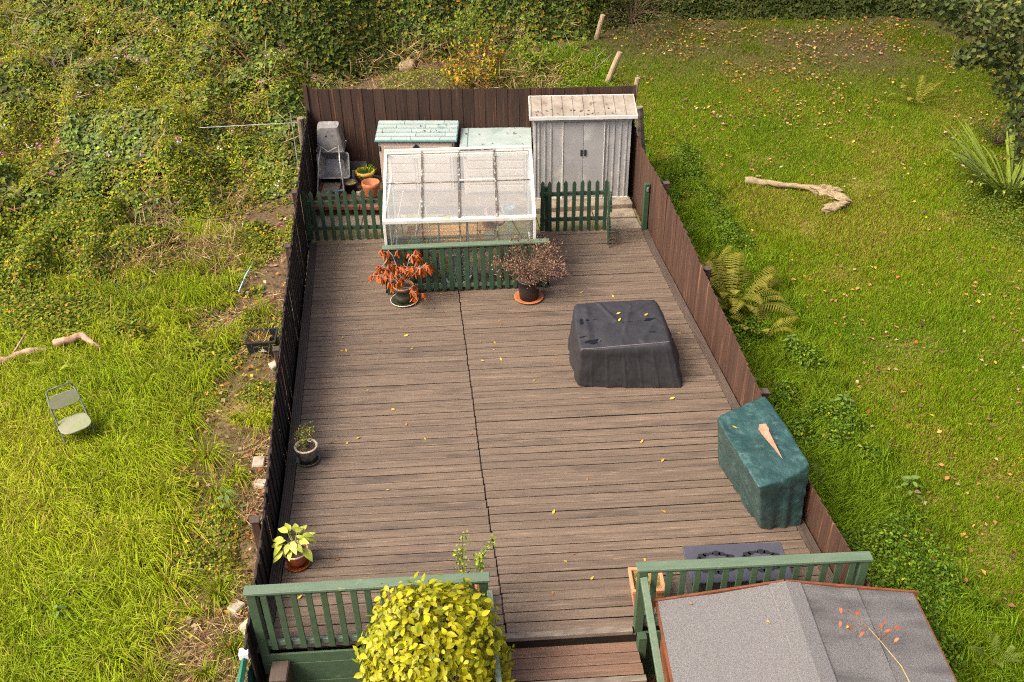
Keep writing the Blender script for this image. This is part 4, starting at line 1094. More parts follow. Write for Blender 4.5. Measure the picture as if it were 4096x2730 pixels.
# hosta in a glazed orange pot
hp = thing('potted_hosta', 'yellow green hosta in a glossy orange pot with saucer', 'potted plant', (-1.575, 7.60, 0))
saucer(hp, .145, M['terra_glaze'])
pot(hp, [(0, .02), (.085, .02), (.12, .10), (.138, .20), (.14, .225), (.125, .225), (.11, .18), (0, .18)], M['terra_glaze'], M['cream'], [(.139, .212), (.145, .226), (.132, .232), (.122, .218)])
disc(hp, .118, .195, M['compost'])
hl = leaf_mesh('leaf', .15, .085, M['hosta'], .35)
hs_ = MB(); rnd = random.Random(4)
for k in range(21):
    a = k * 2.399 + rnd.uniform(-.2, .2); r = .03 + .10 * (k / 26) ** .6; zt = .46 - .16 * (k / 26) + rnd.uniform(-.03, .03)
    tip = (r * math.cos(a) * 1.35, r * math.sin(a) * 1.35, zt)
    hs_.tube([(.02 * math.cos(a), .02 * math.sin(a), .19), (r * .6 * math.cos(a), r * .6 * math.sin(a), (zt + .2) / 2 + .03), tip], [.005, .004, .003], 4)
    inst('leaf', hl, hp, tip, (rnd.uniform(-.35, .5), rnd.uniform(-.4, .4), a - math.pi / 2 + rnd.uniform(-.3, .3)), (rnd.uniform(.75, 1.1),) * 3)
hs_.build('stem', M['hosta'], hp)

# small evergreen in a banded stoneware pot
op = thing('potted_shrublet', 'small leafy shrub in a banded grey stoneware pot', 'potted plant', (-1.55, 9.35, 0))
saucer(op, .155, M['saucer_dark'], M['pot_green'])
pot(op, [(0, .02), (.09, .02), (.125, .10), (.142, .22), (.142, .245), (.125, .245), (.11, .20), (0, .20)], M['pot_stone'], M['cream'], [(.141, .228), (.152, .246), (.128, .252), (.118, .235)])
disc(op, .118, .21, M['compost'])
rng = np.random.default_rng(3)
ln_, tp_ = shrub_branches(rng, (0, 0, .2), 9, .34, .13, sub=5, r0=.006)
branch_mesh(ln_).build('stem', M['twig_brown'], op)
P = tp_[rng.integers(0, len(tp_), 260)] + rng.normal(0, .018, (260, 3))
tag(npmesh('foliage', *leaf_arrays(P, rng.normal(0, 1, (260, 3)) + [0, 0, .4], rng.normal(0, 1, (260, 3)) + [0, 0, 1], rng.uniform(.025, .045, 260), rng.uniform(.012, .02, 260),
    palette(260, [(.10, .15, .025, 5), (.22, .22, .03, 3), (.35, .18, .04, 1)], rng))[:2], M['foliage'], leaf_arrays(P, P, P + 1, np.ones(260), np.ones(260), palette(260, [(.10, .15, .025, 5), (.24, .24, .03, 4), (.35, .18, .04, 1)], np.random.default_rng(5)))[2], op), kind='stuff')

# shrub with hanging dead orange leaves
rp_ = thing('potted_rhododendron', 'potted shrub with drooping dead orange leaves on pale branches', 'potted plant', (-0.21, 13.02, 0))
saucer(rp_, .225, M['saucer_dark'], M['cream'])
pot(rp_, [(0, .02), (.125, .02), (.14, .12), (.158, .26), (.17, .26), (.17, .30), (.15, .30), (.13, .24), (0, .24)], M['pot_green'], M['terracotta'], [(.168, .296), (.172, .306), (.15, .308), (.146, .29)])
disc(rp_, .14, .26, M['compost'])
rng = np.random.default_rng(12)
lines = []; tips = []
for k in range(11):
    a = k * 2.399; s = .12 + .33 * math.sqrt((k + .5) / 11); hh = .86 - .55 * (k / 11) ** 1.2 + rng.uniform(-.05, .05)
    pts = [np.array([0, 0, .26]), np.array([math.cos(a) * s * .3, math.sin(a) * s * .3, .26 + (hh - .2) * .45]), np.array([math.cos(a) * s * .7, math.sin(a) * s * .7, .26 + (hh - .2) * .8]), np.array([math.cos(a) * s, math.sin(a) * s, hh])]
    lines.append((pts, [.008, .0065, .005, .004])); tips.append(pts[-1])
    for q_ in range(7):
        p0 = pts[1 + q_ % 2] + (pts[2 + q_ % 2] - pts[1 + q_ % 2]) * rng.uniform(.2, .9)
        p1 = p0 + unit(np.array([math.cos(a + rng.normal(0, 1.2)), math.sin(a + rng.normal(0, 1.2)), rng.uniform(.0, .7)])) * rng.uniform(.09, .2)
        lines.append(([p0, (p0 + p1) / 2 + rng.normal(0, .01, 3), p1], [.0045, .004, .003])); tips.append(p1)
branch_mesh(lines).build('branch', M['twig'], rp_)
dl = leaf_mesh('leaf', .125, .036, leaf_mat('dead_orange_leaf', (0.48, 0.115, 0.012), (0.30, 0.06, 0.010), 0.15, 0.55, 0.3), .10, -.9)
rnd = random.Random(8); cnt = 0
dv_, df_ = np.array([v.co[:] for v in dl.vertices]), [tuple(p.vertices) for p in dl.polygons]
xtra = MB()
tips = list(tips); rnd.shuffle(tips)
for t_ in tips:
    for k in range(rnd.randint(5, 7)):
        a = rnd.uniform(0, 6.28)
        lc = (t_[0] + .014 * math.cos(a), t_[1] + .014 * math.sin(a), t_[2] + rnd.uniform(-.015, .01)); rt = (-rnd.uniform(.7, 1.5), rnd.uniform(-.4, .4), a); sc1 = rnd.uniform(.7, 1.15)
        if cnt < 290: inst('leaf', dl, rp_, lc, rt, (sc1,) * 3)
        else: xtra.add(dv_ @ np.array(Euler(rt).to_matrix()).T * sc1 + np.array(lc), df_)
        cnt += 1
tag(xtra.build('withered_leaves', dl.materials[0], rp_, smooth=True), kind='stuff')

# dry brown bush in a black pot
dp = thing('potted_dry_bush', 'withered brown twiggy bush in a black pot on an orange saucer', 'potted plant', (1.775, 12.82, 0))
saucer(dp, .24, M['terracotta'])
pot(dp, [(0, .02), (.15, .02), (.165, .2), (.18, .34), (.19, .34), (.19, .37), (.17, .37), (.15, .3), (0, .3)], M['black'])
disc(dp, .16, .32, M['compost'])
rng = np.random.default_rng(22)
ln_, tp_ = shrub_branches(rng, (0, 0, .3), 36, 1.0, .60, droop=.6, sub=8, r0=.007)
branch_mesh(ln_, 4).build('branch', M['twig_brown'], dp)
n = 2600
P = tp_[rng.integers(0, len(tp_), n)] + rng.normal(0, .03, (n, 3))
V, F, C = leaf_arrays(P, rng.normal(0, 1, (n, 3)) + [0, 0, -.5], rng.normal(0, 1, (n, 3)), rng.uniform(.02, .045, n), rng.uniform(.010, .020, n), palette(n, [(.19, .10, .065, 5), (.30, .17, .09, 3), (.12, .065, .06, 3), (.36, .24, .12, 1)], rng))
tag(npmesh('withered_leaves', V, F, M['dry'], C, dp), kind='stuff')

# spindly green plant behind the front railing
sp = thing('potted_spindly_shrub', 'spindly bright green plant rising above the railing beside the yellow shrub', 'potted plant', (0.28, 6.72, 0))
pot(sp, [(0, .0), (.09, .0), (.12, .22), (.13, .22), (.13, .25), (.11, .25), (.1, .2), (0, .2)], M['terracotta'])
disc(sp, .11, .21, M['compost'])
lines = []; rng = np.random.default_rng(31); pts_l = []
for (tx, ty, tz, sx) in ((-.03, .03, 1.06, -.06), (.26, .05, .94, .1), (.12, 0, .72, .16), (-.08, .02, .80, -.08)):
    pts = [np.array([0, 0, .2]), np.array([sx * .4, 0, .4]), np.array([sx * .9 + tx * .1, ty * .5, .62]), np.array([tx * .9 + sx * .1, ty, tz * .5 + .4]), np.array([tx, ty, tz])]
    lines.append((pts, [.006, .005, .004, .003, .002]))
    for i in range(1, 4):
        for q_ in range(26): pts_l.append(pts[i] + (pts[i + 1] - pts[i]) * rng.uniform(0, 1))
branch_mesh(lines).build('stem', M['twig_brown'], sp)
P = np.array(pts_l); n = len(P); P = P + rng.normal(0, .03, (n, 3))
V, F, C = leaf_arrays(P, rng.normal(0, 1, (n, 3)), rng.normal(0, .6, (n, 3)) + [0, 0, 1], rng.uniform(.025, .045, n), rng.uniform(.02, .032, n), palette(n, [(.20, .30, .03, 5), (.30, .34, .03, 3), (.12, .2, .03, 2)], rng))
tag(npmesh('foliage', V, F, M['foliage'], C, sp), kind='stuff')

# ------------------------------------------------------------------ back corner: wheelbarrows and pots
def tray(w0, w1, d0, h0, h1, m, name, parent, loc, rot):
    """open tapered barrow tray: base at z=0, mouth at z=h"""
    b = MB()
    def rg(sx, yb, yf, z, n=6, r=.06):
        pts = []
        for cx, cy, a0 in ((sx - r, yf - r, 0), (-sx + r, yf - r, 90), (-sx + r, yb + r, 180), (sx - r, yb + r, 270)):
            for k in range(n): a = math.radians(a0 + 90 * k / (n - 1)); pts.append((cx + r * math.cos(a), cy + r * math.sin(a), z))
        return pts
    R = [rg(w0, -d0 * .7, d0 * .5, 0), rg(w1, -d0, d0, h0), rg(w1 + .012, -d0 - .012, d0 + .012, h0 + .004), rg(w1 + .012, -d0 - .012, d0 + .012, h0 - .012), rg(w1 - .012, -d0 + .012, d0 - .012, h0), rg(w0 - .012, -d0 * .7 + .012, d0 * .5 - .012, .012)]
    k = len(R[0])
    order = [R[0], R[1], R[3], R[2], R[4], R[5]]
    for q_ in order: b.v += q_
    for i in range(5):
        for j in range(k): b.f.append((i * k + j, i * k + (j + 1) % k, (i + 1) * k + (j + 1) % k, (i + 1) * k + j))
    b.f += [tuple(range(k - 1, -1, -1)), tuple(5 * k + j for j in range(k))]
    return b.build(name, m, parent, smooth=False, loc=loc, rot=rot)
wb = thing('wheelbarrow', 'upended galvanised wheelbarrow with its tray underside up and red grips', 'wheelbarrow', (-1.48, 16.95, 0.16), -.12)
tray(.20, .265, .20, .47, .47, M['galv'], 'tray', wb, (0.0, .50, 1.16), (math.radians(190), 0, 0))
for s in (-1, 1):
    hb = MB().tube([(s * .17 + .02, .36, .80), (s * .2 + .02, .10, .62), (s * .255 + .01, -.08, .05), (s * .27, -.12, -.0)], .016, 8).build('handle', M['tube_steel'], wb, smooth=True)
    if s > 0: MB().tube([(s * .25 + .01, -.067, .10), (s * .27, -.12, .0)], .022, 8).build('grip', M['red'], hb, smooth=True)
MB().tube([(-.13, .3, .80), (0, .22, .74), (.16, .3, .80)], .012, 6).build('cross_brace', M['tube_steel'], wb)
MB().lathe([(0, 0), (.02, 0), (.02, .01), (0, .01)], 10).build('hub_bolt', M['black'], wb, loc=(0.0, .20, 1.06), rot=(math.pi / 2, 0, 0))
w2 = thing('wheelbarrow_tray', 'grey wheelbarrow tray propped on edge under the upended wheelbarrow', 'wheelbarrow', (-1.42, 17.32, 0.16), -.12)
tray(.19, .30, .24, .2, .2, M['galv'], 'tray', w2, (0.02, .18, .33), (math.radians(70), 0, 0))
MB().lathe([(.10, -.035), (.13, -.02), (.13, .02), (.10, .035), (.06, .03), (.06, -.03), (.10, -.035)], 18).build('wheel', M['black'], w2, loc=(.1, .26, .15), rot=(0, math.pi / 2, .3))
tag(MB().box(-.17, .17, -.30, .30, 0, .05).build('concrete_slab', M['concrete'], None, bevel=.01, loc=(-1.49, 17.0, .165), rot=(0, 0, -.1)), 'grey concrete slab lying under the upended wheelbarrow handles', 'slab')
bs = MB().add([(random.uniform(-.16, .16), random.uniform(-.1, .1), random.uniform(0, .06)) for _ in range(26)], [(i, i + 1, i + 2) for i in range(24)])
tag(bs.build('plastic_scrap', M['blue_scrap'], None, loc=(-1.36, 16.80, .22)), 'crumpled blue grey plastic on the slab below the wheelbarrow', 'plastic')
for x in (-1.70, -1.24):
    tag(MB().box(-.02, .02, -.35, .35, 0, .05).build('timber_batten', M['brick'], None, bevel=.004, loc=(x, 17.0, .165), rot=(0, 0, -.12)),
        'rusty batten beside the slab, %s side' % ('outer fence' if x < -1.5 else 'flower pot'), 'batten')
yp = thing('flower_pot', 'dark round flower pot with yellow rim full of green grass', 'flower pot', (-0.81, 17.30, 0.16))
pot(yp, [(0, 0), (.11, 0), (.165, .20), (.15, .20), (.14, .16), (0, .16)], M['pot_green'], M['yellow_pot'], [(.165, .18), (.188, .20), (.188, .255), (.155, .255), (.15, .2)])
rng = np.random.default_rng(41); n = 260
r_, a_ = .13 * np.sqrt(rng.uniform(0, 1, n)), rng.uniform(0, 6.28, n)
P = np.stack([r_ * np.cos(a_), r_ * np.sin(a_), np.full(n, .2)], 1)
D = np.stack([np.cos(a_) * .8, np.sin(a_) * .8, np.full(n, .8)], 1) + rng.normal(0, .4, (n, 3))
V, F, C = leaf_arrays(P, D, rng.normal(0, 1, (n, 3)) + [0, 0, 1], rng.uniform(.08, .2, n), rng.uniform(.008, .014, n), palette(n, [(.10, .2, .015, 4), (.2, .26, .03, 2), (.06, .12, .015, 2)], rng))
tag(npmesh('grass_tuft', V, F, M['grass'], C, yp), kind='stuff')
disc(yp, .14, .18, M['compost'])
tp2 = thing('flower_pot', 'empty ribbed terracotta flower pot beside the storage box', 'flower pot', (-0.70, 16.68, 0.16))
pr = [(0, 0), (.13, 0)]
for k in range(7): pr += [(.135 + .006 * k, .03 + .032 * k), (.148 + .005 * k, .045 + .032 * k)]
pr += [(.172, .25), (.172, .29), (.15, .29), (.14, .08), (0, .06)]
pot(tp2, pr, M['terracotta'])
disc(tp2, .135, .10, M['compost'])
bp = thing('flower_pot', 'low black plastic pot of dry soil between the wheelbarrow and terracotta pot', 'flower pot', (-1.09, 16.92, 0.16))
pot(bp, [(0, 0), (.10, 0), (.13, .19), (.138, .19), (.138, .205), (.122, .205), (.11, .15), (0, .15)], M['black'])
disc(bp, .115, .165, M['moss'])
tag(MB().box(-.20, .20, -.012, .012, 0, .33).build('grey_sheet', M['bench_side'], None, loc=(-.99, 17.56, .16), rot=(-.2, 0, -.2)), 'dark grey sheet leaning on the fence behind the yellow rimmed pot', 'sheet')
tag(MB().tube([(0, 0, 0), (.005, 0, .32)], .03, 8).build('pipe_stub', M['bench_side'], None, loc=(-1.03, 17.2, .15)), 'grey upright pipe stub beside the yellow rimmed pot', 'pipe')
for k, (x, y, s) in enumerate(((-1.14, 17.3, .09), (-.93, 16.75, .07), (-1.28, 17.42, .07))):
    b = MB().box(-s, s, -s * .7, s * .7, 0, s * 1.1)
    tag(b.build('rubble_stone', M['stone'], None, bevel=.012, jitter=.012, loc=(x, y, .155), rot=(0, .2, k)), ['pale stone block behind the low black pot', 'small pale stone beside the terracotta pot', 'pale stone by the propped wheelbarrow tray'][k], 'stone')

# ------------------------------------------------------------------ things lying on the grass
gz = lambda x, y: float(ground(np.array(x), np.array(y)))
fc = thing('folding_chair', 'algae stained green folding chair alone in the long grass', 'chair', (-4.66, 10.42, gz(-4.66, 10.42)), math.radians(30))
def pad(w, d, th, n=24, p=3.2):
    pts = []
    for k in range(n):
        a = 2 * math.pi * k / n; c, s = math.cos(a), math.sin(a)
        pts.append((w / 2 * math.copysign(abs(c) ** (2 / p), c), d / 2 * math.copysign(abs(s) ** (2 / p), s)))
    return MB().prism(pts, -th / 2, th / 2)
pad(.40, .36, .022).build('seat', M['chair_seat'], fc, bevel=.006, loc=(0, 0, .40), rot=(.06, 0, 0))
pad(.40, .20, .020).build('backrest', M['chair_seat'], fc, bevel=.006, loc=(0, .235, .66), rot=(math.radians(62), 0, 0))
for s in (-1, 1):
    MB().tube([(s * .19, -.22, 0), (s * .19, .02, .36), (s * .19, .22, .62), (s * .17, .29, .78)], .011, 7).build('front_leg', M['grey_frame'], fc, smooth=True)
    MB().tube([(s * .205, .40, 0), (s * .205, .05, .37)], .011, 7).build('back_leg', M['grey_frame'], fc, smooth=True)
MB().tube([(-.17, .29, .78), (-.14, .31, .83), (.14, .31, .83), (.17, .29, .78)], .011, 7).build('top_bar', M['grey_frame'], fc, smooth=True)
MB().tube([(-.19, -.19, .05), (.19, -.19, .05)], .008, 6).build('stretcher', M['twig_brown'], fc)

rb2 = thing('recycling_box', 'black recycling box filled with dried weeds beside the fence', 'box', (-2.385, 12.22, gz(-2.385, 12.22)), -.04)
def openbox(w, d, h, t, k=.84, rim=.02):
    b = MB(); R = []
    rg = lambda sx, sy, z: [(-sx, -sy, z), (sx, -sy, z), (sx, sy, z), (-sx, sy, z)]
    w, d = w / 2, d / 2
    for r_ in (rg(w * k, d * k, 0), rg(w, d, h - .03), rg(w + rim, d + rim, h - .03), rg(w + rim, d + rim, h), rg(w - t, d - t, h), rg(w * k - t, d * k - t, .02)): b.v += r_
    for i in range(5):
        for j in range(4): b.f.append((4 * i + j, 4 * i + (j + 1) % 4, 4 * i + 4 + (j + 1) % 4, 4 * i + 4 + j))
    b.f += [(3, 2, 1, 0), (20, 21, 22, 23)]
    return b
openbox(.43, .36, .30, .012).build('body', M['black'], rb2, bevel=.008, seg=2)
for s in (-1, 1): MB().tube([(s * .235, -.06, .27), (s * .262, -.04, .255), (s * .262, .04, .255), (s * .235, .06, .27)], .008, 6).build('handle', M['black'], rb2)
ty = -.181
lb = MB()
for a_, b_ in (((-.11, .105), (.11, .105)), ((-.11, .205), (.11, .205)), ((-.11, .105), (-.11, .205)), ((.11, .105), (.11, .205))):
    lb.bar((a_[0], ty + (.2 - a_[1]) * .09 + .001, a_[1]), (b_[0], ty + (.2 - b_[1]) * .09 + .001, b_[1]), .004, .003)
lb.build('label_frame', M['trim'], rb2, loc=(0, .0, 0))
em = MB()
em.tube([(.032 * math.cos(k * .55 + .5), 0, .16 + .032 * math.sin(k * .55 + .5)) for k in range(10)], .004, 5)
em.box(-.012, -.005, -.003, .003, .14, .185).box(-.005, .012, -.003, .003, .178, .185).box(-.005, .012, -.003, .003, .158, .165).box(-.005, .014, -.003, .003, .14, .147).box(.010, .016, -.003, .003, .146, .159).box(.008, .014, -.003, .003, .164, .179)
em.box(-.06, .06, -.002, .002, .115, .12)
em.build('printed_emblem', M['white_paint'], rb2, loc=(.02, ty + .0005, 0), rot=(-.09, 0, 0))
rng = np.random.default_rng(51); n = 320
P = np.stack([rng.uniform(-.18, .1, n), rng.uniform(-.15, .13, n), rng.uniform(.18, .26, n)], 1)
V, F, C = leaf_arrays(P, rng.normal(0, 1, (n, 3)) + [-.5, -.1, .8], rng.normal(0, 1, (n, 3)), rng.uniform(.04, .24, n), rng.uniform(.006, .014, n), palette(n, [(.38, .26, .09, 4), (.22, .14, .05, 3), (.24, .2, .04, 2)], rng))
tag(npmesh('dry_weeds', V, F, M['dry'], C, rb2), kind='stuff')
MB().box(-.17, .1, -.15, .13, .03, .19).build('weed_mass', M['moss'], rb2, jitter=.015)

def log(name, label, cat, pts, rs, m, seed, knots=()):
    rnd = random.Random(seed); P = []; R = []
    for i in range(len(pts) - 1):
        a, b = Vector(pts[i]), Vector(pts[i + 1])
        for k in range(5):
            t = k / 5; P.append(a.lerp(b, t) + Vector((rnd.uniform(-1, 1), rnd.uniform(-1, 1), rnd.uniform(-1, 1))) * rs[i] * .18); R.append((rs[i] * (1 - t) + rs[i + 1] * t) * rnd.uniform(.88, 1.12))
    P.append(Vector(pts[-1])); R.append(rs[-1])
    root = thing(name, label, cat, pts[0])
    o = Vector(pts[0])
    b = MB().tube([p - o for p in P], R, 10)
    b.v = [tuple(Vector(v) + Vector((rnd.uniform(-1, 1), rnd.uniform(-1, 1), rnd.uniform(-1, 1))) * max(rs) * .07) for v in b.v]
    b.build('trunk', m, root, smooth=True)
    for (p0, p1, r) in knots: MB().tube([Vector(p0) - o, (Vector(p0) + Vector(p1)) / 2 - o, Vector(p1) - o], [r, r * .8, r * .4], 7).build('branch_stub', m, root, smooth=True)
    return root
g0 = gz
log('fallen_branch', 'pinkish fallen branch curving out of the nettles above the folding chair', 'branch', [(-5.50, 12.55, .02), (-5.1, 12.66, .06), (-4.82, 12.45, -.06)], [.06, .055, .03], M['birch'], 1)
log('fallen_branch', 'long pale fallen branch at the picture edge by the fern', 'branch', [(-6.9, 12.0, -.1), (-6.3, 12.25, -.06), (-5.85, 12.50, -.04), (-5.6, 12.55, -.08)], [.07, .07, .055, .03], M['birch'], 2, [((-6.1, 12.4, -.05), (-5.95, 12.75, .12), .02)])
log('fallen_branch', 'thin pale dead branch in dry litter below the long branch', 'branch', [(-6.6, 11.3, -.18), (-5.9, 11.35, -.15), (-5.4, 11.15, -.2)], [.028, .026, .015], M['birch'], 3)
dw = log('driftwood_log', 'pale weathered log with a broken root end on the lawn', 'log', [(6.60, 16.45, .06), (7.1, 16.22, .05), (7.55, 16.02, .05), (7.9, 15.86, .05)], [.075, .055, .05, .07], M['pale_wood'], 4)
def lump(parent, name, m, c, r, seed, amp=.35):
    bm = bmesh.new(); bmesh.ops.create_icosphere(bm, subdivisions=3, radius=1)
    me = bpy.data.meshes.new(name)
    for v in bm.verts:
        k = 1 + amp * (float(fbm(v.co.x * 2 + v.co.z, v.co.y * 2 - v.co.z, .8, seed)) - .5) * 2
        v.co = Vector((v.co.x * r[0] * k, v.co.y * r[1] * k, v.co.z * r[2] * k))
    bm.to_mesh(me); bm.free(); me.materials.append(m)
    return inst(name, me, parent, c, (0, 0, (-.3, .5, .35)[seed - 1]))
do = Vector(dw.location)
lump(dw, 'root_mass', M['pale_wood'], Vector((7.98, 15.80, .04)) - do, (.27, .12, .09), 1, .8)
lump(dw, 'root_mass', M['pale_wood'], Vector((8.12, 15.52, .02)) - do, (.10, .24, .07), 2, .8)
lump(dw, 'root_mass', M['pale_wood'], Vector((7.92, 15.20, .0)) - do, (.24, .11, .07), 3, .8)
log('tree_stump', 'pale sawn log end in leaf litter below the brambles', 'stump', [(.10, 23.1, .5), (.40, 22.9, .62)], [.15, .15], M['pale_wood'], 6)
for (label, b_, t_, r, m_) in (('leaning pale round post standing inside the bramble hedge', (5.14, 24.36, .4), (5.33, 24.3, 1.20), .07, M['post_wood']),
                               ('leaning pale round post between the back fence and the lawn', (4.78, 21.47, .2), (5.13, 21.4, 1.14), .07, M['post_wood']),
                               ('short leaning post just behind the back fence corner', (4.50, 18.05, .0), (4.70, 18.0, 1.70), .055, M['post_wood']),
                               ('dark round post beside the metal shed outside the fence', (4.72, 17.25, -.1), (4.55, 17.2, 1.40), .085, M['bark']),
                               ('grey square fence post wrapped in wire mesh at the thicket corner', (-1.96, 17.75, -.1), (-1.93, 17.6, 1.44), .075, M['bark'])):
    d_ = Vector(t_) - Vector(b_)
    tag(MB().tube([(0, 0, 0), d_ * .33 + Vector((.01, 0, 0)), d_ * .7, d_], [r * 1.05, r, r * .98, r * .9], 10).build('fence_post', m_, None, smooth=False, loc=b_), label, 'post')
tag(MB().tube([(-4.05, 18.62, .98), (-3.1, 18.55, 1.0), (-2.1, 18.47, 1.02)], .008, 6).build('white_rail', M['galv'], None), 'thin white rail running through the thicket leaves to the fence', 'rail')
tag(MB().tube([(-2.08, 17.45, 1.60), (-2.05, 17.15, .6)], .009, 6).build('thin_pole', M['galv'], None), 'thin pale pole leaning beside the mesh wrapped post', 'pole')
tag(MB().tube([(-2.93, 13.86, -.08), (-2.86, 14.3, -.04), (-2.77, 14.72, -.02)], .014, 6).build('garden_cane', M['pale_blue'], None), 'pale blue cane lying in the weeds by the fence', 'cane')
tag(MB().tube([(0, 0, 0), (-.1, -.02, .3), (-.06, -.05, .62), (-.22, -.06, .86)], [.014, .012, .009, .004], 5).tube([(-.1, -.02, .3), (.12, -.05, .52), (.3, -.04, .66)], [.01, .008, .003], 5).tube([(-.06, -.05, .62), (.1, -.1, .8)], [.008, .003], 5).build('dead_twig', M['twig'], None, loc=(4.75, 21.9, .3)),
    'bare forked twig in front of the leaning post', 'twig')
for k, (x, y, s, lab) in enumerate(((-2.26, 9.75, .075, 'pale square stone by the fence above the hosta pot level'), (-2.2, 9.34, .06, 'small pale pointed stone by the fence beside a green weed'),
                                    (-2.30, 7.42, .07, 'pale flat stone nearest the railing corner on the grass side'), (-2.12, 7.12, .10, 'largest pale block stone at the foot of the railing post'), (-2.2, 11.84, .06, 'pale stone by the fence below the recycling box'))):
    tag(MB().box(-s, s, -s * 1.2, s * 1.2, -.04, s * 1.1).build('stone', M['stone'], None, bevel=s * .2, jitter=s * .18, loc=(x, y, gz(x, y) + .01), rot=(.1, .12, k * 1.3)), lab, 'stone')

# ------------------------------------------------------------------ vegetation
CR = np.array(CAM_R)
def seen(P, margin=0.18):
    q = (P - np.array([0, 0, 8.0])) @ CR
    u = q[:, 0] / -q[:, 2] * 33.22 / 18.0; v = q[:, 1] / -q[:, 2] * 33.22 / 12.0
    return (q[:, 2] < 0) & (np.abs(u) < 1 + margin) & (np.abs(v) < 1 + margin)

def blade_arrays(P, lean, h, w, col, tip=1.25, curve=False):
    """grass blades leaning along LEAN (n,2); one triangle, or two segments when CURVE"""
    n = len(P); h = h[:, None]; a = RNG.uniform(0, 6.28, n)
    S = np.stack([np.cos(a), np.sin(a), np.zeros(n)], 1) * w[:, None] / 2
    L3 = np.concatenate([lean, np.zeros((n, 1))], 1)
    if not curve:
        T = P + L3 * h + np.array([0, 0, 1]) * h * np.sqrt(np.clip(1 - (lean ** 2).sum(1, keepdims=True), .1, 1))
        V = np.stack([P - S, P + S, T], 1).reshape(-1, 3)
        i = np.arange(n) * 3; F = np.stack([i, i + 1, i + 2], 1)
        C = np.stack([col * .75, col * .75, col * tip], 1).reshape(-1, 3)
        return V, F, C
    m1 = P + L3 * h * .38 + np.array([0, 0, 1]) * h * .62
    T = P + L3 * h * 1.05 + np.array([0, 0, 1]) * h * np.clip(1.0 - .75 * np.linalg.norm(lean, axis=1, keepdims=True), .1, 1)
    V = np.stack([P - S, P + S, m1 - S * .8, m1 + S * .8, T], 1).reshape(-1, 3)
    i = np.arange(n) * 5
    F = np.concatenate([np.stack([i, i + 1, i + 3], 1), np.stack([i, i + 3, i + 2], 1), np.stack([i + 2, i + 3, i + 4], 1)])
    C = np.stack([col * .7, col * .7, col, col, col * tip], 1).reshape(-1, 3)
    return V, F, C

def scatter(n, x0, x1, y0, y1, keep=None, rng=RNG):
    """random ground points, denser towards the camera, only where a camera near the photograph's could see"""
    out = []; got = 0
    for _ in range(60):
        x = rng.uniform(x0, x1, n); y = rng.uniform(y0, y1, n)
        d2 = x * x + y * y + 64
        ok = rng.uniform(0, 1, n) < np.clip(160 / d2, .12, 1)
        if keep is not None: ok &= rng.uniform(0, 1, n) < keep(x, y)
        P = np.stack([x, y, ground(x, y)], 1)
        ok &= seen(P)
        P = P[ok]; out.append(P); got += len(P)
        if got >= n: break
    return np.concatenate(out)[:n]

def litter_shade_share(x, y): return ramp(y + .35 * (x - 8), 18.5, 24.5)
rng = np.random.default_rng(61)
# --- short lawn on the far side
def keep_lawn(x, y):
    k = (x > 4.75).astype(float) * (y < 27.5)
    k *= 1 - .75 * litter_shade_share(x, y) * ramp(fbm(x, y, 1.6, 21), .25, .6)
    k *= 1 - .45 * ramp(fbm(x, y, .55, 31), .58, .78)
    return k
P = scatter(430000, 4.4, 19, 4.0, 28, keep_lawn, rng)
n = len(P)
near = ramp(-P[:, 0], -6.4, -5.2) * ramp(-P[:, 1], -17, -14)
h = (rng.uniform(.035, .085, n) + .05 * ramp(fbm(P[:, 0], P[:, 1], .8, 71), .5, .8)) * (1 + 1.6 * near)
w = rng.uniform(.010, .018, n)
a = rng.uniform(0, 6.28, n); ll = rng.uniform(.15, .8, n)
t = fbm(P[:, 0], P[:, 1], 1.5, 81)
cg = np.stack([.085 + .13 * t, .185 + .085 * t, .004 + .003 * t], 1) * rng.uniform(.7, 1.35, (n, 1))
yl = (rng.uniform(0, 1, n) < .10 + .35 * ramp(t, .55, .75))[:, None]
cg = np.where(yl, np.array([.28, .21, .045]) * rng.uniform(.6, 1.2, (n, 1)), cg)
cg = cg * (1 - .45 * litter_shade_share(P[:, 0], P[:, 1]))[:, None]  # far lawn blades darkened in colour to stand in for tree shade
V, F, C = blade_arrays(P, np.stack([np.cos(a) * ll, np.sin(a) * ll], 1), h, w, cg)
tag(npmesh('lawn_grass', V, F, M['grass'], C), 'short green lawn with yellow patches beyond the brown fence', kind='stuff')

# --- long tufted grass outside the left fence
rng = np.random.default_rng(62)
def keep_tuft(x, y): return (x < -2.15) * (.05 + .95 * ramp(-x, 2.8, 4.3)) * (1 - .85 * ramp(y + .25 * (x + 5), 12.2, 13.6)) + .4 * np.exp(-((x + 4.1) ** 2 + (y - 13.9) ** 2) / .5)
Cn = scatter(1350, -9, -2.1, 4.5, 16.5, lambda x, y: np.clip(keep_tuft(x, y), 0, 1), rng)
nb = 112
P = np.repeat(Cn, nb, 0); n = len(P)
a = rng.uniform(0, 6.28, n); r = np.abs(rng.normal(0, .065, n)); sz = np.repeat(rng.uniform(.55, 1.55, len(Cn)) ** 1.5, nb)
P = P + np.stack([np.cos(a) * r * sz, np.sin(a) * r * sz, np.zeros(n)], 1)
bias = np.array([.18, -.25])                          # the grass leans downhill
lean = np.stack([np.cos(a), np.sin(a)], 1) * rng.uniform(.35, 1.15, (n, 1)) + bias
h = rng.uniform(.11, .32, n) * np.clip(sz, .4, 1.4); w = rng.uniform(.007, .014, n)
t = np.repeat(fbm(Cn[:, 0], Cn[:, 1], 1.1, 91), nb); tr = np.repeat(rng.uniform(.75, 1.2, len(Cn)), nb)
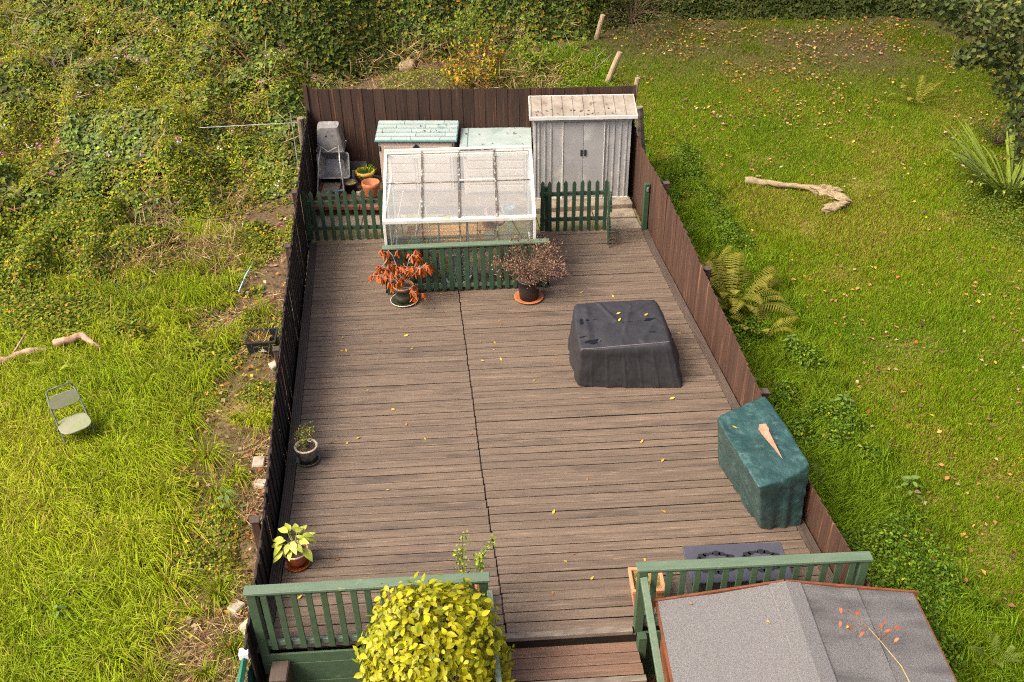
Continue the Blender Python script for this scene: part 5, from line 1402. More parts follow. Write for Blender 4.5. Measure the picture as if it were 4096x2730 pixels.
cg = np.stack([.165 + .17 * t, .25 + .13 * t, .007 + .005 * t], 1) * (tr * rng.uniform(.7, 1.3, n))[:, None]
dry = rng.uniform(0, 1, n) < .09 + .22 * ramp(t, .55, .8)
cg = np.where(dry[:, None], np.array([.36, .30, .06]) * rng.uniform(.6, 1.2, (n, 1)), cg)
parts = [blade_arrays(P, lean, h, w, cg, 1.3, True)]
P = scatter(150000, -9, -2.1, 4.5, 14.5, lambda x, y: np.clip((x < -2.2) * (.08 + .92 * ramp(-x, 2.8, 4.2)) * (1 - .9 * ramp(y + .25 * (x + 5), 12.2, 13.6)), 0, 1), rng)
n = len(P); a = rng.uniform(0, 6.28, n); ll = rng.uniform(.2, .9, n)
t = fbm(P[:, 0], P[:, 1], 1.1, 91)
cg = np.stack([.12 + .15 * t, .17 + .12 * t, .006 + .006 * t], 1) * rng.uniform(.6, 1.3, (n, 1))
cg = np.where((rng.uniform(0, 1, n) < .14)[:, None], np.array([.30, .25, .05]) * rng.uniform(.6, 1.2, (n, 1)), cg)
parts.append(blade_arrays(P, np.stack([np.cos(a) * ll, np.sin(a) * ll], 1), rng.uniform(.05, .14, n), rng.uniform(.008, .015, n), cg))
# coarse grass in the ditch outside the brown fence
Cn = scatter(900, 4.45, 6.8, 4.6, 17.5, lambda x, y: ramp(-x, -6.4, -5.2), rng)
nb = 44; P = np.repeat(Cn, nb, 0); n = len(P)
a = rng.uniform(0, 6.28, n); r = np.abs(rng.normal(0, .06, n)); sz = np.repeat(rng.uniform(.5, 1.1, len(Cn)), nb)
P = P + np.stack([np.cos(a) * r, np.sin(a) * r, np.zeros(n)], 1)
lean = np.stack([np.cos(a), np.sin(a)], 1) * rng.uniform(.25, 1.0, (n, 1)) + np.array([-.35, -.15])
cg = np.array([.125, .20, .008]) * rng.uniform(.6, 1.6, (n, 1)) * np.repeat(rng.uniform(.7, 1.3, len(Cn)), nb)[:, None]
parts.append(blade_arrays(P, lean, rng.uniform(.16, .38, n) * sz, rng.uniform(.006, .012, n), cg, 1.3, True))
Cn = scatter(420, 2.2, 5.0, 17.8, 23.8, None, rng)
nb = 40; P = np.repeat(Cn, nb, 0); n = len(P)
a = rng.uniform(0, 6.28, n); r = np.abs(rng.normal(0, .07, n))
P = P + np.stack([np.cos(a) * r, np.sin(a) * r, np.zeros(n)], 1)
lean = np.stack([np.cos(a), np.sin(a)], 1) * rng.uniform(.25, 1.0, (n, 1))
cg = np.array([.13, .215, .008]) * rng.uniform(.6, 1.5, (n, 1))
parts.append(blade_arrays(P, lean, rng.uniform(.12, .32, n), rng.uniform(.009, .016, n), cg, 1.3, True))
V, F, C = join(parts)
tag(npmesh('long_grass', V, F, M['grass'], C), 'long arching yellow green tufted grass outside both fences', kind='stuff')

# --- leafy masses over height fields
def leaf_field(n, x0, x1, y0, y1, hf, cols, size, rng, depth=.12, aspect=.7, tri=False, jit=.2, keep=None, patch=None, margin=.12):
    Ps, Ns = [], []; got = 0
    for _ in range(50):
        x = rng.uniform(x0, x1, n); y = rng.uniform(y0, y1, n); e = .08
        h0 = hf(x, y); hx = (hf(x + e, y) - h0) / e; hy = (hf(x, y + e) - h0) / e
        g = np.sqrt(1 + hx * hx + hy * hy)
        ok = (rng.uniform(0, 1, n) * 5 < np.minimum(g, 5)) & (h0 > .03)
        if keep is not None: ok &= rng.uniform(0, 1, n) < keep(x, y)
        x, y, h0, hx, hy = x[ok], y[ok], h0[ok], hx[ok], hy[ok]
        N_ = unit(np.stack([-hx, -hy, np.ones(len(x))], 1))
        P = np.stack([x, y, ground(x, y) + h0], 1) - N_ * np.minimum(rng.exponential(depth, len(x)), .5)[:, None]
        k = seen(P, margin) & (P[:, 2] > ground(x, y) + .01); Ps.append(P[k]); Ns.append(N_[k]); got += k.sum()
        if got >= n: break
    P = np.concatenate(Ps)[:n]; N_ = np.concatenate(Ns)[:n]; n = len(P)
    C = palette(n, cols, rng, jit)
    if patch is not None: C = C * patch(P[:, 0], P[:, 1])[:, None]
    nn = N_ * .9 + np.array([0, -.15, .45]) + rng.normal(0, .5, (n, 3))
    D = np.cross(nn, rng.normal(0, 1, (n, 3)))
    L = rng.uniform(size[0], size[1], n)
    if not tri: return leaf_arrays(P, D, nn, L, L * aspect, C)
    parts = []
    D = unit(D); S = unit(np.cross(D, nn))
    for k, (c_, s_) in enumerate(((1, 0), (.15, .95), (.15, -.95))):
        parts.append(leaf_arrays(P, D * c_ + S * s_, nn + rng.normal(0, .15, (n, 3)), L * (1 if k == 0 else .85), L * aspect, C))
    return join(parts)

# nettles and low weeds
rng = np.random.default_rng(63)
def h_weed(x, y):
    b = ramp(y + .25 * (x + 5), 11.9, 13.4) * ramp(-x, 2.2, 3.6) * ramp(-y, -18.2, -17)
    return b * (.05 + .50 * ramp(fbm(x, y, 1.1, 101), .38, .72)) + .22 * np.exp(-((x + 5.9) ** 2 + (y - 13.2) ** 2) / 1.0)
WEED = [(.11, .165, .012, 6), (.17, .20, .014, 5), (.06, .10, .016, 2), (.28, .24, .016, 2.5), (.34, .20, .04, 1)]
parts = [leaf_field(42000, -9, -2.1, 11.8, 18.2, h_weed, WEED, (.04, .085), rng, .07, .6)]
def h_low(x, y): return (x < -2.05) * (.02 + .14 * ramp(fbm(x, y, .6, 111), .5, .8)) * ramp(x, -4.6, -3.4) * ramp(y, 7, 8) * ramp(-y, -18.5, -17)
parts.append(leaf_field(19000, -4.6, -2.05, 7, 18.3, h_low, WEED + [(.35, .30, .03, 2)], (.025, .055), rng, .03, .7))
V, F, C = join(parts)
tag(npmesh('weeds', V, F, M['foliage'], C), 'nettles and low weeds between the long grass and the thicket', kind='stuff')

# thicket on the left bank
rng = np.random.default_rng(64)
def h_thick(x, y):
    e = ramp(y - .38 * (x + 2.4), 16.6, 18.2)
    s = (.25 * ramp(-x, 2.0, 2.6) + .75 * ramp(-x, 2.8, 5.2)) + .4 * ramp(y, 18.2, 19.0) * ramp(-x, 1.0, 2.4)
    h = .30 + .85 * ramp(y + .15 * x, 14.5, 19.5) + 1.5 * (fbm(x, y, 1.5, 121) - .42) + .5 * (vnoise(x, y, .55, 124) - .5)
    return np.clip(e * np.minimum(s, 1) * h, 0, 3)
THICK = [(.185, .215, .010, 6), (.13, .18, .012, 6), (.28, .27, .012, 3), (.075, .12, .026, 3), (.36, .20, .02, .8), (.14, .175, .04, 2)]
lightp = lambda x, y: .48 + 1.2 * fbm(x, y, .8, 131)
kd = lambda x, y: np.clip(300 / (x * x + y * y + 64), .2, 1)
sp = lambda x, y: fbm(x, y, 1.0, 133)
gaps = lambda x, y: 1 - .85 * ramp(fbm(x, y, .6, 137), .60, .70)
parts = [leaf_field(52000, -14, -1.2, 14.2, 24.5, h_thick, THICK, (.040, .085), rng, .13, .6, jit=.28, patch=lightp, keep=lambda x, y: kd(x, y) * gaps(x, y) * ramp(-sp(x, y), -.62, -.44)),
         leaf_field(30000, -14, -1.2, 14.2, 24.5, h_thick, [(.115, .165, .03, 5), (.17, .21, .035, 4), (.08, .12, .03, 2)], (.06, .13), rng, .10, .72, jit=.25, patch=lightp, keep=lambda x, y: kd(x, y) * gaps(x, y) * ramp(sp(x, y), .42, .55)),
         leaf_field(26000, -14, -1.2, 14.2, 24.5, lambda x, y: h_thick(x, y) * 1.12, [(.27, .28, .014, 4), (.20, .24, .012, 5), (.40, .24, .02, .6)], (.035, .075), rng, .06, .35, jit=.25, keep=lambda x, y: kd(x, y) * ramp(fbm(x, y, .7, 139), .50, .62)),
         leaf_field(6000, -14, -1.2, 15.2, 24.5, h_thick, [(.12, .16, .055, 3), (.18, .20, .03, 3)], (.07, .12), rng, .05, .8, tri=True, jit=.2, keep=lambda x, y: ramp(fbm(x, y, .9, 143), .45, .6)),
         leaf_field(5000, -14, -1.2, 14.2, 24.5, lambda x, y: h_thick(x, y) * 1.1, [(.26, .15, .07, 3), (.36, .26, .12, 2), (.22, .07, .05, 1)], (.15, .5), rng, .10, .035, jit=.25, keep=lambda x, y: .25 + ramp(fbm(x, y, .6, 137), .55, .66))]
V, F, C = join(parts)
tag(npmesh('thicket', V, F, M['foliage'], C), 'tangled yellow green thicket of weeds on the bank beside the fence', kind='stuff')

# bramble hedge across the back
rng = np.random.default_rng(65)
def h_bram(x, y):
    front = np.interp(x, [-14, -8, -5, -2, 0, 3, 5.0, 6.0], [25.5, 24.0, 22.2, 21.6, 22.9, 23.8, 24.2, 25.5]) + .8 * (fbm(x, x * 0, 1.4, 141) - .5)
    e = ramp(y - front, 0, 1.3)
    h = 1.9 + 1.0 * ramp(y - front, .5, 4) + 1.1 * (fbm(x, y, 1.7, 145) - .4) + .4 * (vnoise(x, y, .6, 147) - .5)
    return e * np.clip(h, .4, 5) * ramp(-x, -6.6, -5.6)
BRAM = [(.085, .125, .020, 6), (.125, .16, .022, 5), (.05, .085, .022, 3), (.19, .19, .018, 2.5), (.28, .16, .02, .8)]
dk = lambda x, y: .40 + 1.15 * fbm(x, y, .9, 151)
V, F, C = leaf_field(46000, -15, 6.6, 21, 30.5, h_bram, BRAM, (.055, .095), rng, .16, .75, tri=True, jit=.22, patch=dk)
tag(npmesh('bramble_hedge', V, F, M['foliage'], C), 'dense dark green bramble hedge rising behind the back fence', 'hedge')

# hedge behind the lawn, tree shade put into its darkened leaf colours
rng = np.random.default_rng(66)
def h_dark(x, y):
    front = np.interp(x, [5, 7, 10, 14, 20], [24.6, 25.2, 25.1, 24.4, 22.8]) + .7 * (fbm(x, x * 0, 1.2, 161) - .5)
    return ramp(y - front, 0, 1.2) * (1.9 + 1.2 * ramp(y - front, .5, 4) + 1.0 * (fbm(x, y, 1.5, 165) - .4)) * ramp(x, 5.2, 6.0)
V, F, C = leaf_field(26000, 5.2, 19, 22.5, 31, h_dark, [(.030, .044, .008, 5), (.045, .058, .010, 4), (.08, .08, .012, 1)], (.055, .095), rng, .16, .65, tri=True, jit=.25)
tag(npmesh('shaded_hedge', V, F, M['foliage'], C), 'dark shaded hedge along the far end of the lawn', 'hedge')

# low plants and litter between back fence and brambles
rng = np.random.default_rng(67)
def h_strip(x, y): return ((x > -2.3) & (x < 5.2)) * ramp(y, 17.8, 18.4) * ramp(-y, -23.4, -22.0) * (.03 + .30 * ramp(fbm(x, y, .9, 171), .42, .75))
parts = [leaf_field(17000, -2.3, 5.2, 17.8, 23.4, h_strip, [(.12, .17, .014, 6), (.20, .22, .016, 4), (.32, .24, .03, 2), (.07, .11, .016, 2)], (.03, .065), rng, .05, .6)]
def h_edge(x, y): return ramp(x, 4.38, 4.55) * ramp(-x, -6.3, -5.3) * ramp(-y, -21, -18) * (.03 + .42 * ramp(fbm(x, y, .7, 175), .45, .8))
parts.append(leaf_field(24000, 4.4, 6.3, 5.2, 21, h_edge, [(.085, .155, .012, 6), (.13, .20, .014, 4), (.05, .10, .012, 3), (.24, .25, .02, 1)], (.03, .065), rng, .06, .55))
# weeds below the strap leaved clump at the picture edge
def h_iris(x, y): return .40 * np.exp(-((x - 11.5) ** 2 / 1.0 + (y - 14.5) ** 2 / 1.1)) * (.5 + fbm(x, y, .4, 181))
parts.append(leaf_field(6500, 9.8, 13.5, 12.5, 17, h_iris, [(.075, .12, .012, 6), (.12, .16, .016, 3), (.2, .17, .02, 1)], (.03, .06), rng, .06, .6))
V, F, C = join(parts)
tag(npmesh('undergrowth', V, F, M['foliage'], C), 'small leafy undergrowth along the fence foot and hedge foot', kind='stuff')

# fallen leaves on the lawn and the back strip
rng = np.random.default_rng(68)
P1 = scatter(5600, 5.2, 19, 5, 27, lambda x, y: .05 + .95 * ramp(y + .3 * (x - 8), 15.5, 24) * ramp(fbm(x, y, 1.1, 191), .35, .62), rng)
P2 = scatter(1500, -2.2, 5, 18, 23.5, None, rng); P3 = scatter(1300, -4.0, -2.1, 7, 18, None, rng)
P = np.concatenate([P1, P2, P3]); n = len(P)
P[:, 2] += rng.uniform(.03, .075, n)
L = rng.uniform(.035, .10, n)
cl = palette(n, [(.30, .15, .05, 5), (.20, .10, .045, 6), (.42, .28, .04, 2), (.34, .10, .03, 1), (.12, .07, .045, 5), (.30, .22, .13, 2)], rng, .25)
V, F, C = leaf_arrays(P, np.stack([rng.normal(0, 1, n), rng.normal(0, 1, n), rng.normal(0, .25, n)], 1), np.stack([rng.normal(0, .3, n), rng.normal(0, .3, n), np.ones(n)], 1), L, L * .7, cl, .2)
tag(npmesh('fallen_leaves', V, F, M['dry'], C), 'scattered brown and yellow fallen leaves on lawn and soil', kind='stuff')
# dry straw litter by the left fence and dead stems under the brambles
P1 = scatter(9000, -3.6, -2.05, 6, 16, lambda x, y: ramp(fbm(x, y, .9, 201), .42, .66), rng)
P2 = scatter(5000, -7, 4.5, 20.5, 24.5, lambda x, y: ramp(fbm(x, y, .9, 205), .4, .6), rng)
P3 = scatter(3000, -8, -3, 14.5, 17.5, lambda x, y: ramp(fbm(x, y, .8, 206), .5, .62), rng)
P = np.concatenate([P1, P2, P3]); n = len(P); hh = np.concatenate([rng.uniform(.01, .05, len(P1)), rng.uniform(.02, .6, len(P2)), rng.uniform(.02, .4, len(P3))]); P[:, 2] += hh
D = rng.normal(0, 1, (n, 3)); D[:, 2] *= np.where(hh > .06, .9, .25)
L = np.concatenate([rng.uniform(.08, .22, len(P1)), rng.uniform(.2, .6, len(P2)), rng.uniform(.15, .5, len(P3))])
V, F, C = leaf_arrays(P, D, rng.normal(0, 1, (n, 3)) + [0, 0, 1], L, rng.uniform(.007, .014, n), palette(n, [(.36, .24, .12, 4), (.22, .13, .07, 4), (.45, .34, .16, 2), (.2, .09, .05, 2)], rng), 0)
tag(npmesh('dead_stems', V, F, M['dry'], C), 'dry straw and dead stems by the fence and under the brambles', kind='stuff')
# balsam flowers in the thicket
fl = []
for (dx, dy, dz, wht) in [(x_, y_, 0, c_) for x_, y_, c_ in zip(rng.uniform(-9, -1.9, 46), rng.uniform(17.0, 23.5, 46), rng.uniform(0, 1, 46) < .5)]:
    z = float(ground(dx, dy) + h_thick(np.array(dx), np.array(dy))) + rng.uniform(.04, .16)
    k = 7
    P = np.array([dx, dy, z]) + rng.normal(0, .03, (k, 3))
    fl.append(leaf_arrays(P, rng.normal(0, 1, (k, 3)), rng.normal(0, 1, (k, 3)) + [0, -.5, .6], rng.uniform(.03, .06, k), rng.uniform(.025, .045, k), palette(k, [(.75, .68, .72, 1)] if wht else [(.62, .16, .36, 1), (.7, .36, .5, .6)], rng, .1)))
V, F, C = join(fl)
tag(npmesh('wild_flowers', V, F, M['foliage'], C), 'white and pink balsam flowers dotted through the thicket', kind='stuff')
# bare saplings over the thicket
for k, (x, y, hgt, lx, lab) in enumerate(((-7.9, 21.5, 2.1, -.55, 'tall bare pale sapling stems rising from the thicket corner'), (-7.3, 21.2, 1.9, .1, 'slender bare sapling between thicket and bramble hedge'), (-9.0, 20.8, 1.6, .3, 'reddish bare stems at the outer edge of the thicket'))):
    rng2 = np.random.default_rng(300 + k); b = MB(); z0 = gz(x, y)
    for q_ in range(4):
        tx, ty = lx * rng2.uniform(.4, 1.4) + rng2.normal(0, .3), rng2.normal(0, .2); hh = hgt * rng2.uniform(.7, 1.1)
        pts = [(0, 0, 0), (tx * .3, ty * .3, hh * .4), (tx * .6 + .05, ty * .6, hh * .7), (tx, ty, hh)]
        b.tube(pts, [.014, .011, .008, .003], 5)
        for s_ in range(3):
            t = rng2.uniform(.4, .9); p0 = np.array([tx * t, ty * t, hh * t]); b.tube([p0, p0 + np.array([rng2.normal(0, .2), rng2.normal(0, .1), rng2.uniform(.1, .4)])], [.006, .002], 4)
    tag(b.build('bare_sapling', M['twig'] if k < 2 else M['brick'], None, loc=(x, y, z0)), lab, 'sapling')
print('tris so far', sum(len(o.data.polygons) for o in SC.objects if o.type == 'MESH'))

# ------------------------------------------------------------------ big yellow shrub in front of the railing
ys_ = thing('yellow_shrub', 'big glossy yellow green shrub growing in front of the railing', 'shrub', (-0.12, 5.84, -1.1))
rng = np.random.default_rng(71)
C0 = np.array([0.0, 0.0, 1.42]); RAD = np.array([.70, .56, .96])
n = 4600
U = unit(rng.normal(0, 1, (n, 3))); bump = 1 + .07 * np.sin(U[:, 0] * 5 + 1) * np.sin(U[:, 2] * 6) + rng.normal(0, .06, n)
rr_ = np.clip(1 - np.abs(rng.normal(0, .16, n)), .25, 1.05) * bump
Pl = C0 + U * RAD * rr_[:, None]
keep_ = Pl[:, 2] > .15
Pl, U = Pl[keep_], U[keep_]
camd = unit(np.array([0, 0, 8.0]) - (Pl + np.array(ys_.location)))
score = (U * camd).sum(1) + .9 * np.linalg.norm((Pl - C0) / RAD, axis=1)
order = np.argsort(-score)
lm = [leaf_mesh('leaf', .078, .048, M['shrub_leaf'], .25, .22), leaf_mesh('leaf', .088, .050, M['shrub_leaf'], .05, .30), leaf_mesh('leaf', .062, .042, M['shrub_leaf'], .40, .15)]
pick = list(order[:900]); rng.shuffle(pick); pick = pick[:300]
def leaf_rot(u, rng):
    out = unit(u + np.array([0, 0, .35]) + rng.normal(0, .45, 3))      # face of the leaf
    ax = unit(np.cross(out, rng.normal(0, 1, 3)) + .35 * u + np.array([0, 0, -.2]))
    y = Vector(ax); z = Vector(out); x = y.cross(z).normalized(); z = x.cross(y)
    return Matrix((x, y, z)).transposed().to_euler()
for i in pick:
    inst('leaf', lm[int(rng.integers(0, 3))], ys_, Pl[i], leaf_rot(U[i], rng), (float(rng.uniform(.65, 1.3)),) * 3)
rest = [i for i in range(len(Pl)) if i not in set(pick)]
b = MB()
tmpl = [(np.array([v.co[:] for v in m_.vertices]), [tuple(p.vertices) for p in m_.polygons]) for m_ in lm]
for i in rest:
    v_, f_ = tmpl[int(rng.integers(0, 3))]
    R_ = np.array(leaf_rot(U[i], rng).to_matrix()); s_ = rng.uniform(.75, 1.2)
    b.add(v_ @ R_.T * s_ + Pl[i], f_)
tag(b.build('foliage', leaf_mat('shrub_leaf_mass', (0.40, 0.35, 0.006), (0.15, 0.19, 0.006), 0.25, 0.50, 0, (9, 9, 9)), ys_, smooth=True), kind='stuff')
b = MB()
for k in range(26):
    u = unit(rng.normal(0, 1, 3)); u[2] = abs(u[2]) * .6 + .2; e = C0 + u * RAD * .8
    b.tube([(0, 0, 0), (e[0] * .3, e[1] * .3, .6), (e[0] * .75, e[1] * .75, (e[2] + .6) / 2), e], [.014, .011, .007, .004], 5)
b.build('stem', M['twig'], ys_)

# ------------------------------------------------------------------ ferns
def frond_mesh(name, L, W, m, arch, n=26):
    b = MB(); pts = []
    for i in range(n + 1):
        t = i / n
        pts.append(Vector((0, L * (math.sin(t * arch) / arch), L * .62 * math.sin(t * math.pi * .62) - L * .10 * t * t)))
    b.tube(pts, [.006 * (1 - .8 * i / n) for i in range(n + 1)], 3, cap=False)
    for i in range(2, n + 1):
        t = i / n; p = pts[i]; d_ = (pts[i] - pts[i - 1]).normalized()
        w = W / 2 * math.sin(math.pi * min(1, t * .9 + .1)) ** .8
        for s in (-1, 1):
            sd_ = (Vector((s, .35, -.12))).normalized()
            q1 = p + sd_ * w; c_ = L / n * .27
            b.add([p - d_ * c_, p + sd_ * w * .5 - d_ * c_ * .9 + Vector((0, 0, .006)), q1, p + sd_ * w * .5 + d_ * c_ * .9, p + d_ * c_ * .6], [(0, 1, 4), (1, 2, 3), (1, 3, 4)])
    return b.mesh(name, m)
FR = {}
for key in ('fern_gold', 'fern_green', 'fern_lime'):
    FR[key] = [frond_mesh('frond', 1.0, .28, M[key], 1.2), frond_mesh('frond', 1.0, .24, M[key], 1.6), frond_mesh('frond', 1.0, .30, M[key], .9)]
def fern(label, x, y, L, n, key, lean=(0, 0), seed=0, span=(0, 6.283)):
    rnd = random.Random(seed)
    f = thing('fern', label, 'fern', (x, y, gz(x, y) - .02))
    for k in range(n):
        a = span[0] + (span[1] - span[0]) * (k + rnd.uniform(.1, .9)) / n; s = L * rnd.uniform(.7, 1.1)
        inst('frond', FR[key][rnd.randint(0, 2)], f, (.03 * math.cos(a), .03 * math.sin(a), 0), (rnd.uniform(-.35, .35), rnd.uniform(-.25, .25), a), (s, s, s * rnd.uniform(.8, 1.15)))
fern('largest golden fern arching over the brown fence onto the lawn', 5.12, 12.60, 1.12, 38, 'fern_gold', seed=1)
fern('golden fern joined behind the largest fern beside the fence', 4.95, 13.4, .85, 20, 'fern_gold', seed=2)
fern('small golden fern below the largest fern at the fence foot', 5.25, 11.7, .7, 14, 'fern_gold', seed=3)
fern('green fern at the fence foot beside the covered table level', 5.0, 10.6, .5, 9, 'fern_green', seed=4)
fern('green fern in the ditch beside the barbecue', 4.95, 8.4, .48, 9, 'fern_green', seed=5)
fern('small green fern in the ditch just below the barbecue', 5.15, 7.5, .38, 8, 'fern_green', seed=6)
fern('green fern at the lawn edge beside the felt roof corner', 5.35, 6.4, .40, 8, 'fern_green', seed=7)
fern('green fern growing beside the metal shed end of the fence', 4.85, 14.9, .5, 10, 'fern_green', seed=8)
fern('low bronze fern in the shade at the far lawn', 11.6, 19.5, .85, 14, 'fern_gold', seed=9)
fern('lime fern in the long grass at the picture edge', -5.4, 8.95, .36, 4, 'fern_lime', seed=10, span=(-.8, 1.2))
fern('lime green fern below the fallen branch', -5.35, 12.0, .50, 9, 'fern_lime', seed=11)
fern('small lime fern just behind the back fence', 1.05, 19.3, .36, 4, 'fern_lime', seed=12)
fern('green fern low on the lawn edge beside the wooden shed roof', 5.75, 5.7, .38, 8, 'fern_green', seed=13)

# ------------------------------------------------------------------ broad weeds standing out at the fence foot
def broad_weed(label, x, y, r, n, L, seed, cols=((.10, .16, .02), (.16, .22, .03))):
    rnd = random.Random(seed)
    w = thing('broad_weed', label, 'weed', (x, y, gz(x, y)))
    me = leaf_mesh('leaf', L, L * .55, M['weed_leaf'], .3, .15, 4)
    for k in range(n):
        a = k * 2.399; t = (k + .5) / n
        inst('leaf', me, w, (r * t * math.cos(a) * .6, r * t * math.sin(a) * .6, .25 * (1 - t) + .06), (rnd.uniform(-.2, .4), rnd.uniform(-.3, .3), a - 1.57), (rnd.uniform(.7, 1.1),) * 3)
    MB().tube([(0, 0, -.02), (.01, .01, .3)], [.008, .004], 5).build('stem', M['weed_leaf'], w)
M['weed_leaf'] = leaf_mat('broad_weed_leaf', (0.085, 0.15, 0.03), (0.13, 0.19, 0.03), .25, .5, .2)
broad_weed('nettle with broad pointed leaves in the ditch above the barbecue', 5.75, 9.75, .26, 22, .11, 1)
broad_weed('broad leaved weed beside the brown fence below the ferns', 5.55, 11.2, .26, 20, .10, 2)
broad_weed('bluish green nettle in the long grass at the picture edge', -5.25, 7.95, .26, 18, .14, 3)
broad_weed('bluish weed in the grass between the nettle and the fence', -4.2, 7.5, .2, 12, .11, 4)
broad_weed('green weed by the fence just above the small pointed stone', -2.55, 9.0, .22, 14, .10, 5)
broad_weed('pale dock leaves on the lawn beside the barbecue', 5.95, 8.1, .2, 12, .11, 6)

# ------------------------------------------------------------------ strap leaved clump
ir = thing('strap_leaved_clump', 'large clump of arching strap leaves at the lawn edge', 'plant', (11.55, 15.45, gz(11.55, 15.45)))
def strap(L, w, arch):
    b = MB(); n = 7
    for i in range(n + 1):
        t = i / n; ww = w * (1 - t ** 3) / 2 + .0015
        y = L * math.sin(t * arch) / max(arch, .3); z = L * (.95 * t - .38 * arch * t * t)
        b.v += [(-ww, y, z + .004), (0, y, z), (ww, y, z + .004)]
    for i in range(n):
        k = 3 * i; b.f += [(k, k + 1, k + 4, k + 3), (k + 1, k + 2, k + 5, k + 4)]
    return b.mesh('leaf', M['iris'], smooth=True)
SM = [strap(1.2, .05, .55), strap(1.25, .045, 1.1), strap(1.2, .04, 1.5), strap(1.05, .045, 1.9)]
rnd = random.Random(5)
for k in range(120):
    a = rnd.uniform(0, 6.28); r = .42 * math.sqrt(rnd.random())
    inst('leaf', SM[rnd.choice([0, 1, 1, 2, 2, 3])], ir, (r * math.cos(a), r * math.sin(a), 0), (0, rnd.uniform(-.2, .2), a - 1.57 + rnd.uniform(-.5, .5)), (rnd.uniform(.9, 1.4),) * 3)
fern('orange brown fern at the lawn edge below the strap leaves', 11.0, 13.1, .5, 8, 'fern_gold', seed=21)

# ------------------------------------------------------------------ autumn shrub and arching shrub at the hedge foot
def leafy_shrub(name, label, x, y, h, spread, nb_, nl, cols, size, seed, droop=.2, aspect=.65):
    rng = np.random.default_rng(seed)
    s = thing(name, label, 'shrub', (x, y, gz(x, y)))
    ln_, tp_ = shrub_branches(rng, (0, 0, 0), nb_, h, spread, droop=droop, sub=5, r0=.012)
    branch_mesh(ln_, 4).build('stem', M['twig_brown'], s)
    P = tp_[rng.integers(0, len(tp_), nl)] + rng.normal(0, .07, (nl, 3))
    L = rng.uniform(*size, nl)
    V, F, C = leaf_arrays(P, rng.normal(0, 1, (nl, 3)) + [0, -.1, -.1], rng.normal(0, .7, (nl, 3)) + [0, -.2, 1], L, L * aspect, palette(nl, cols, rng))
    tag(npmesh('foliage', V, F, M['foliage'], C, s), kind='stuff')
AUT = [(.34, .26, .02, 4), (.20, .20, .02, 3), (.40, .16, .02, 2), (.10, .14, .02, 2), (.22, .09, .03, 1)]
leafy_shrub('autumn_shrub', 'orange and yellow autumn shrub just behind the back fence', 1.75, 21.3, 1.35, .75, 22, 1500, AUT, (.06, .11), 81)
leafy_shrub('green_shrub', 'bright green bushy plant above the orange autumn shrub', 1.6, 23.0, 1.7, .6, 16, 1100, [(.12, .19, .02, 5), (.18, .22, .02, 3)], (.06, .10), 82)
leafy_shrub('green_shrub', 'leafy upright weed beside the autumn shrub on the post side', 3.2, 22.3, .9, .4, 10, 400, [(.14, .2, .02, 5), (.2, .22, .02, 3)], (.10, .17), 83, aspect=.4)
leafy_shrub('arching_shrub', 'dark arching shrub with small leaves at the top of the lawn', 6.3, 25.2, 2.3, 1.9, 40, 4200, [(.05, .075, .015, 5), (.09, .11, .02, 3), (.14, .14, .03, 1)], (.04, .08), 84, droop=.9, aspect=.4)
leafy_shrub('dark_weed', 'dark feathery weed on the shaded lawn under the tree', 12.3, 17.3, .7, .6, 20, 900, [(.04, .065, .012, 5), (.07, .09, .015, 2)], (.04, .08), 85, aspect=.35)

# ------------------------------------------------------------------ overhanging tree at the lawn edge
tr_ = thing('alder_tree', 'round leaved tree hanging over the far corner of the lawn', 'tree', (13.2, 15.6, gz(13.2, 15.6)))
o = np.array(tr_.location)
MB().tube([(0, 0, -.2), (.05, .02, 1.5), (-.1, 0, 3.2), (-.05, .1, 5.2), (.1, .1, 7.2)], [.20, .17, .14, .10, .05], 10).build('trunk', M['bark'], tr_, smooth=True)
rng = np.random.default_rng(91)
ends = []
lines = []
clus = [(8.35, 14.0, 4.05, .34), (8.9, 14.1, 3.75, .42), (9.4, 14.0, 3.7, .5), (9.9, 14.2, 3.75, .55), (9.3, 13.9, 3.25, .30), (9.75, 14.0, 3.05, .40), (10.1, 14.0, 2.55, .42), (9.0, 13.95, 3.15, .22), (10.4, 14.1, 1.95, .35), (10.75, 14.2, 1.35, .3), (10.9, 14.3, 2.7, .5), (10.6, 14.3, 3.5, .6), (11.4, 14.6, 4.3, .8), (10.4, 14.4, 4.6, .7), (9.3, 14.5, 4.6, .5), (12.2, 15.0, 5.2, 1.0), (13.4, 15.6, 6.2, 1.2), (14.4, 16.4, 5.4, 1.1), (14.3, 15.0, 4.6, 1.0), (12.6, 16.6, 5.0, 1.1), (13.4, 14.4, 5.3, 1.0), (11.6, 16.0, 4.6, .8), (13.2, 15.4, 7.4, .9), (11.2, 17.6, 5.0, 1.1), (12.6, 18.4, 5.6, 1.2), (11.0, 15.2, 5.4, 1.0), (12.2, 15.8, 6.4, 1.2), (14.0, 17.8, 6.4, 1.2), (15.2, 16.0, 5.6, 1.1)]
parts = []
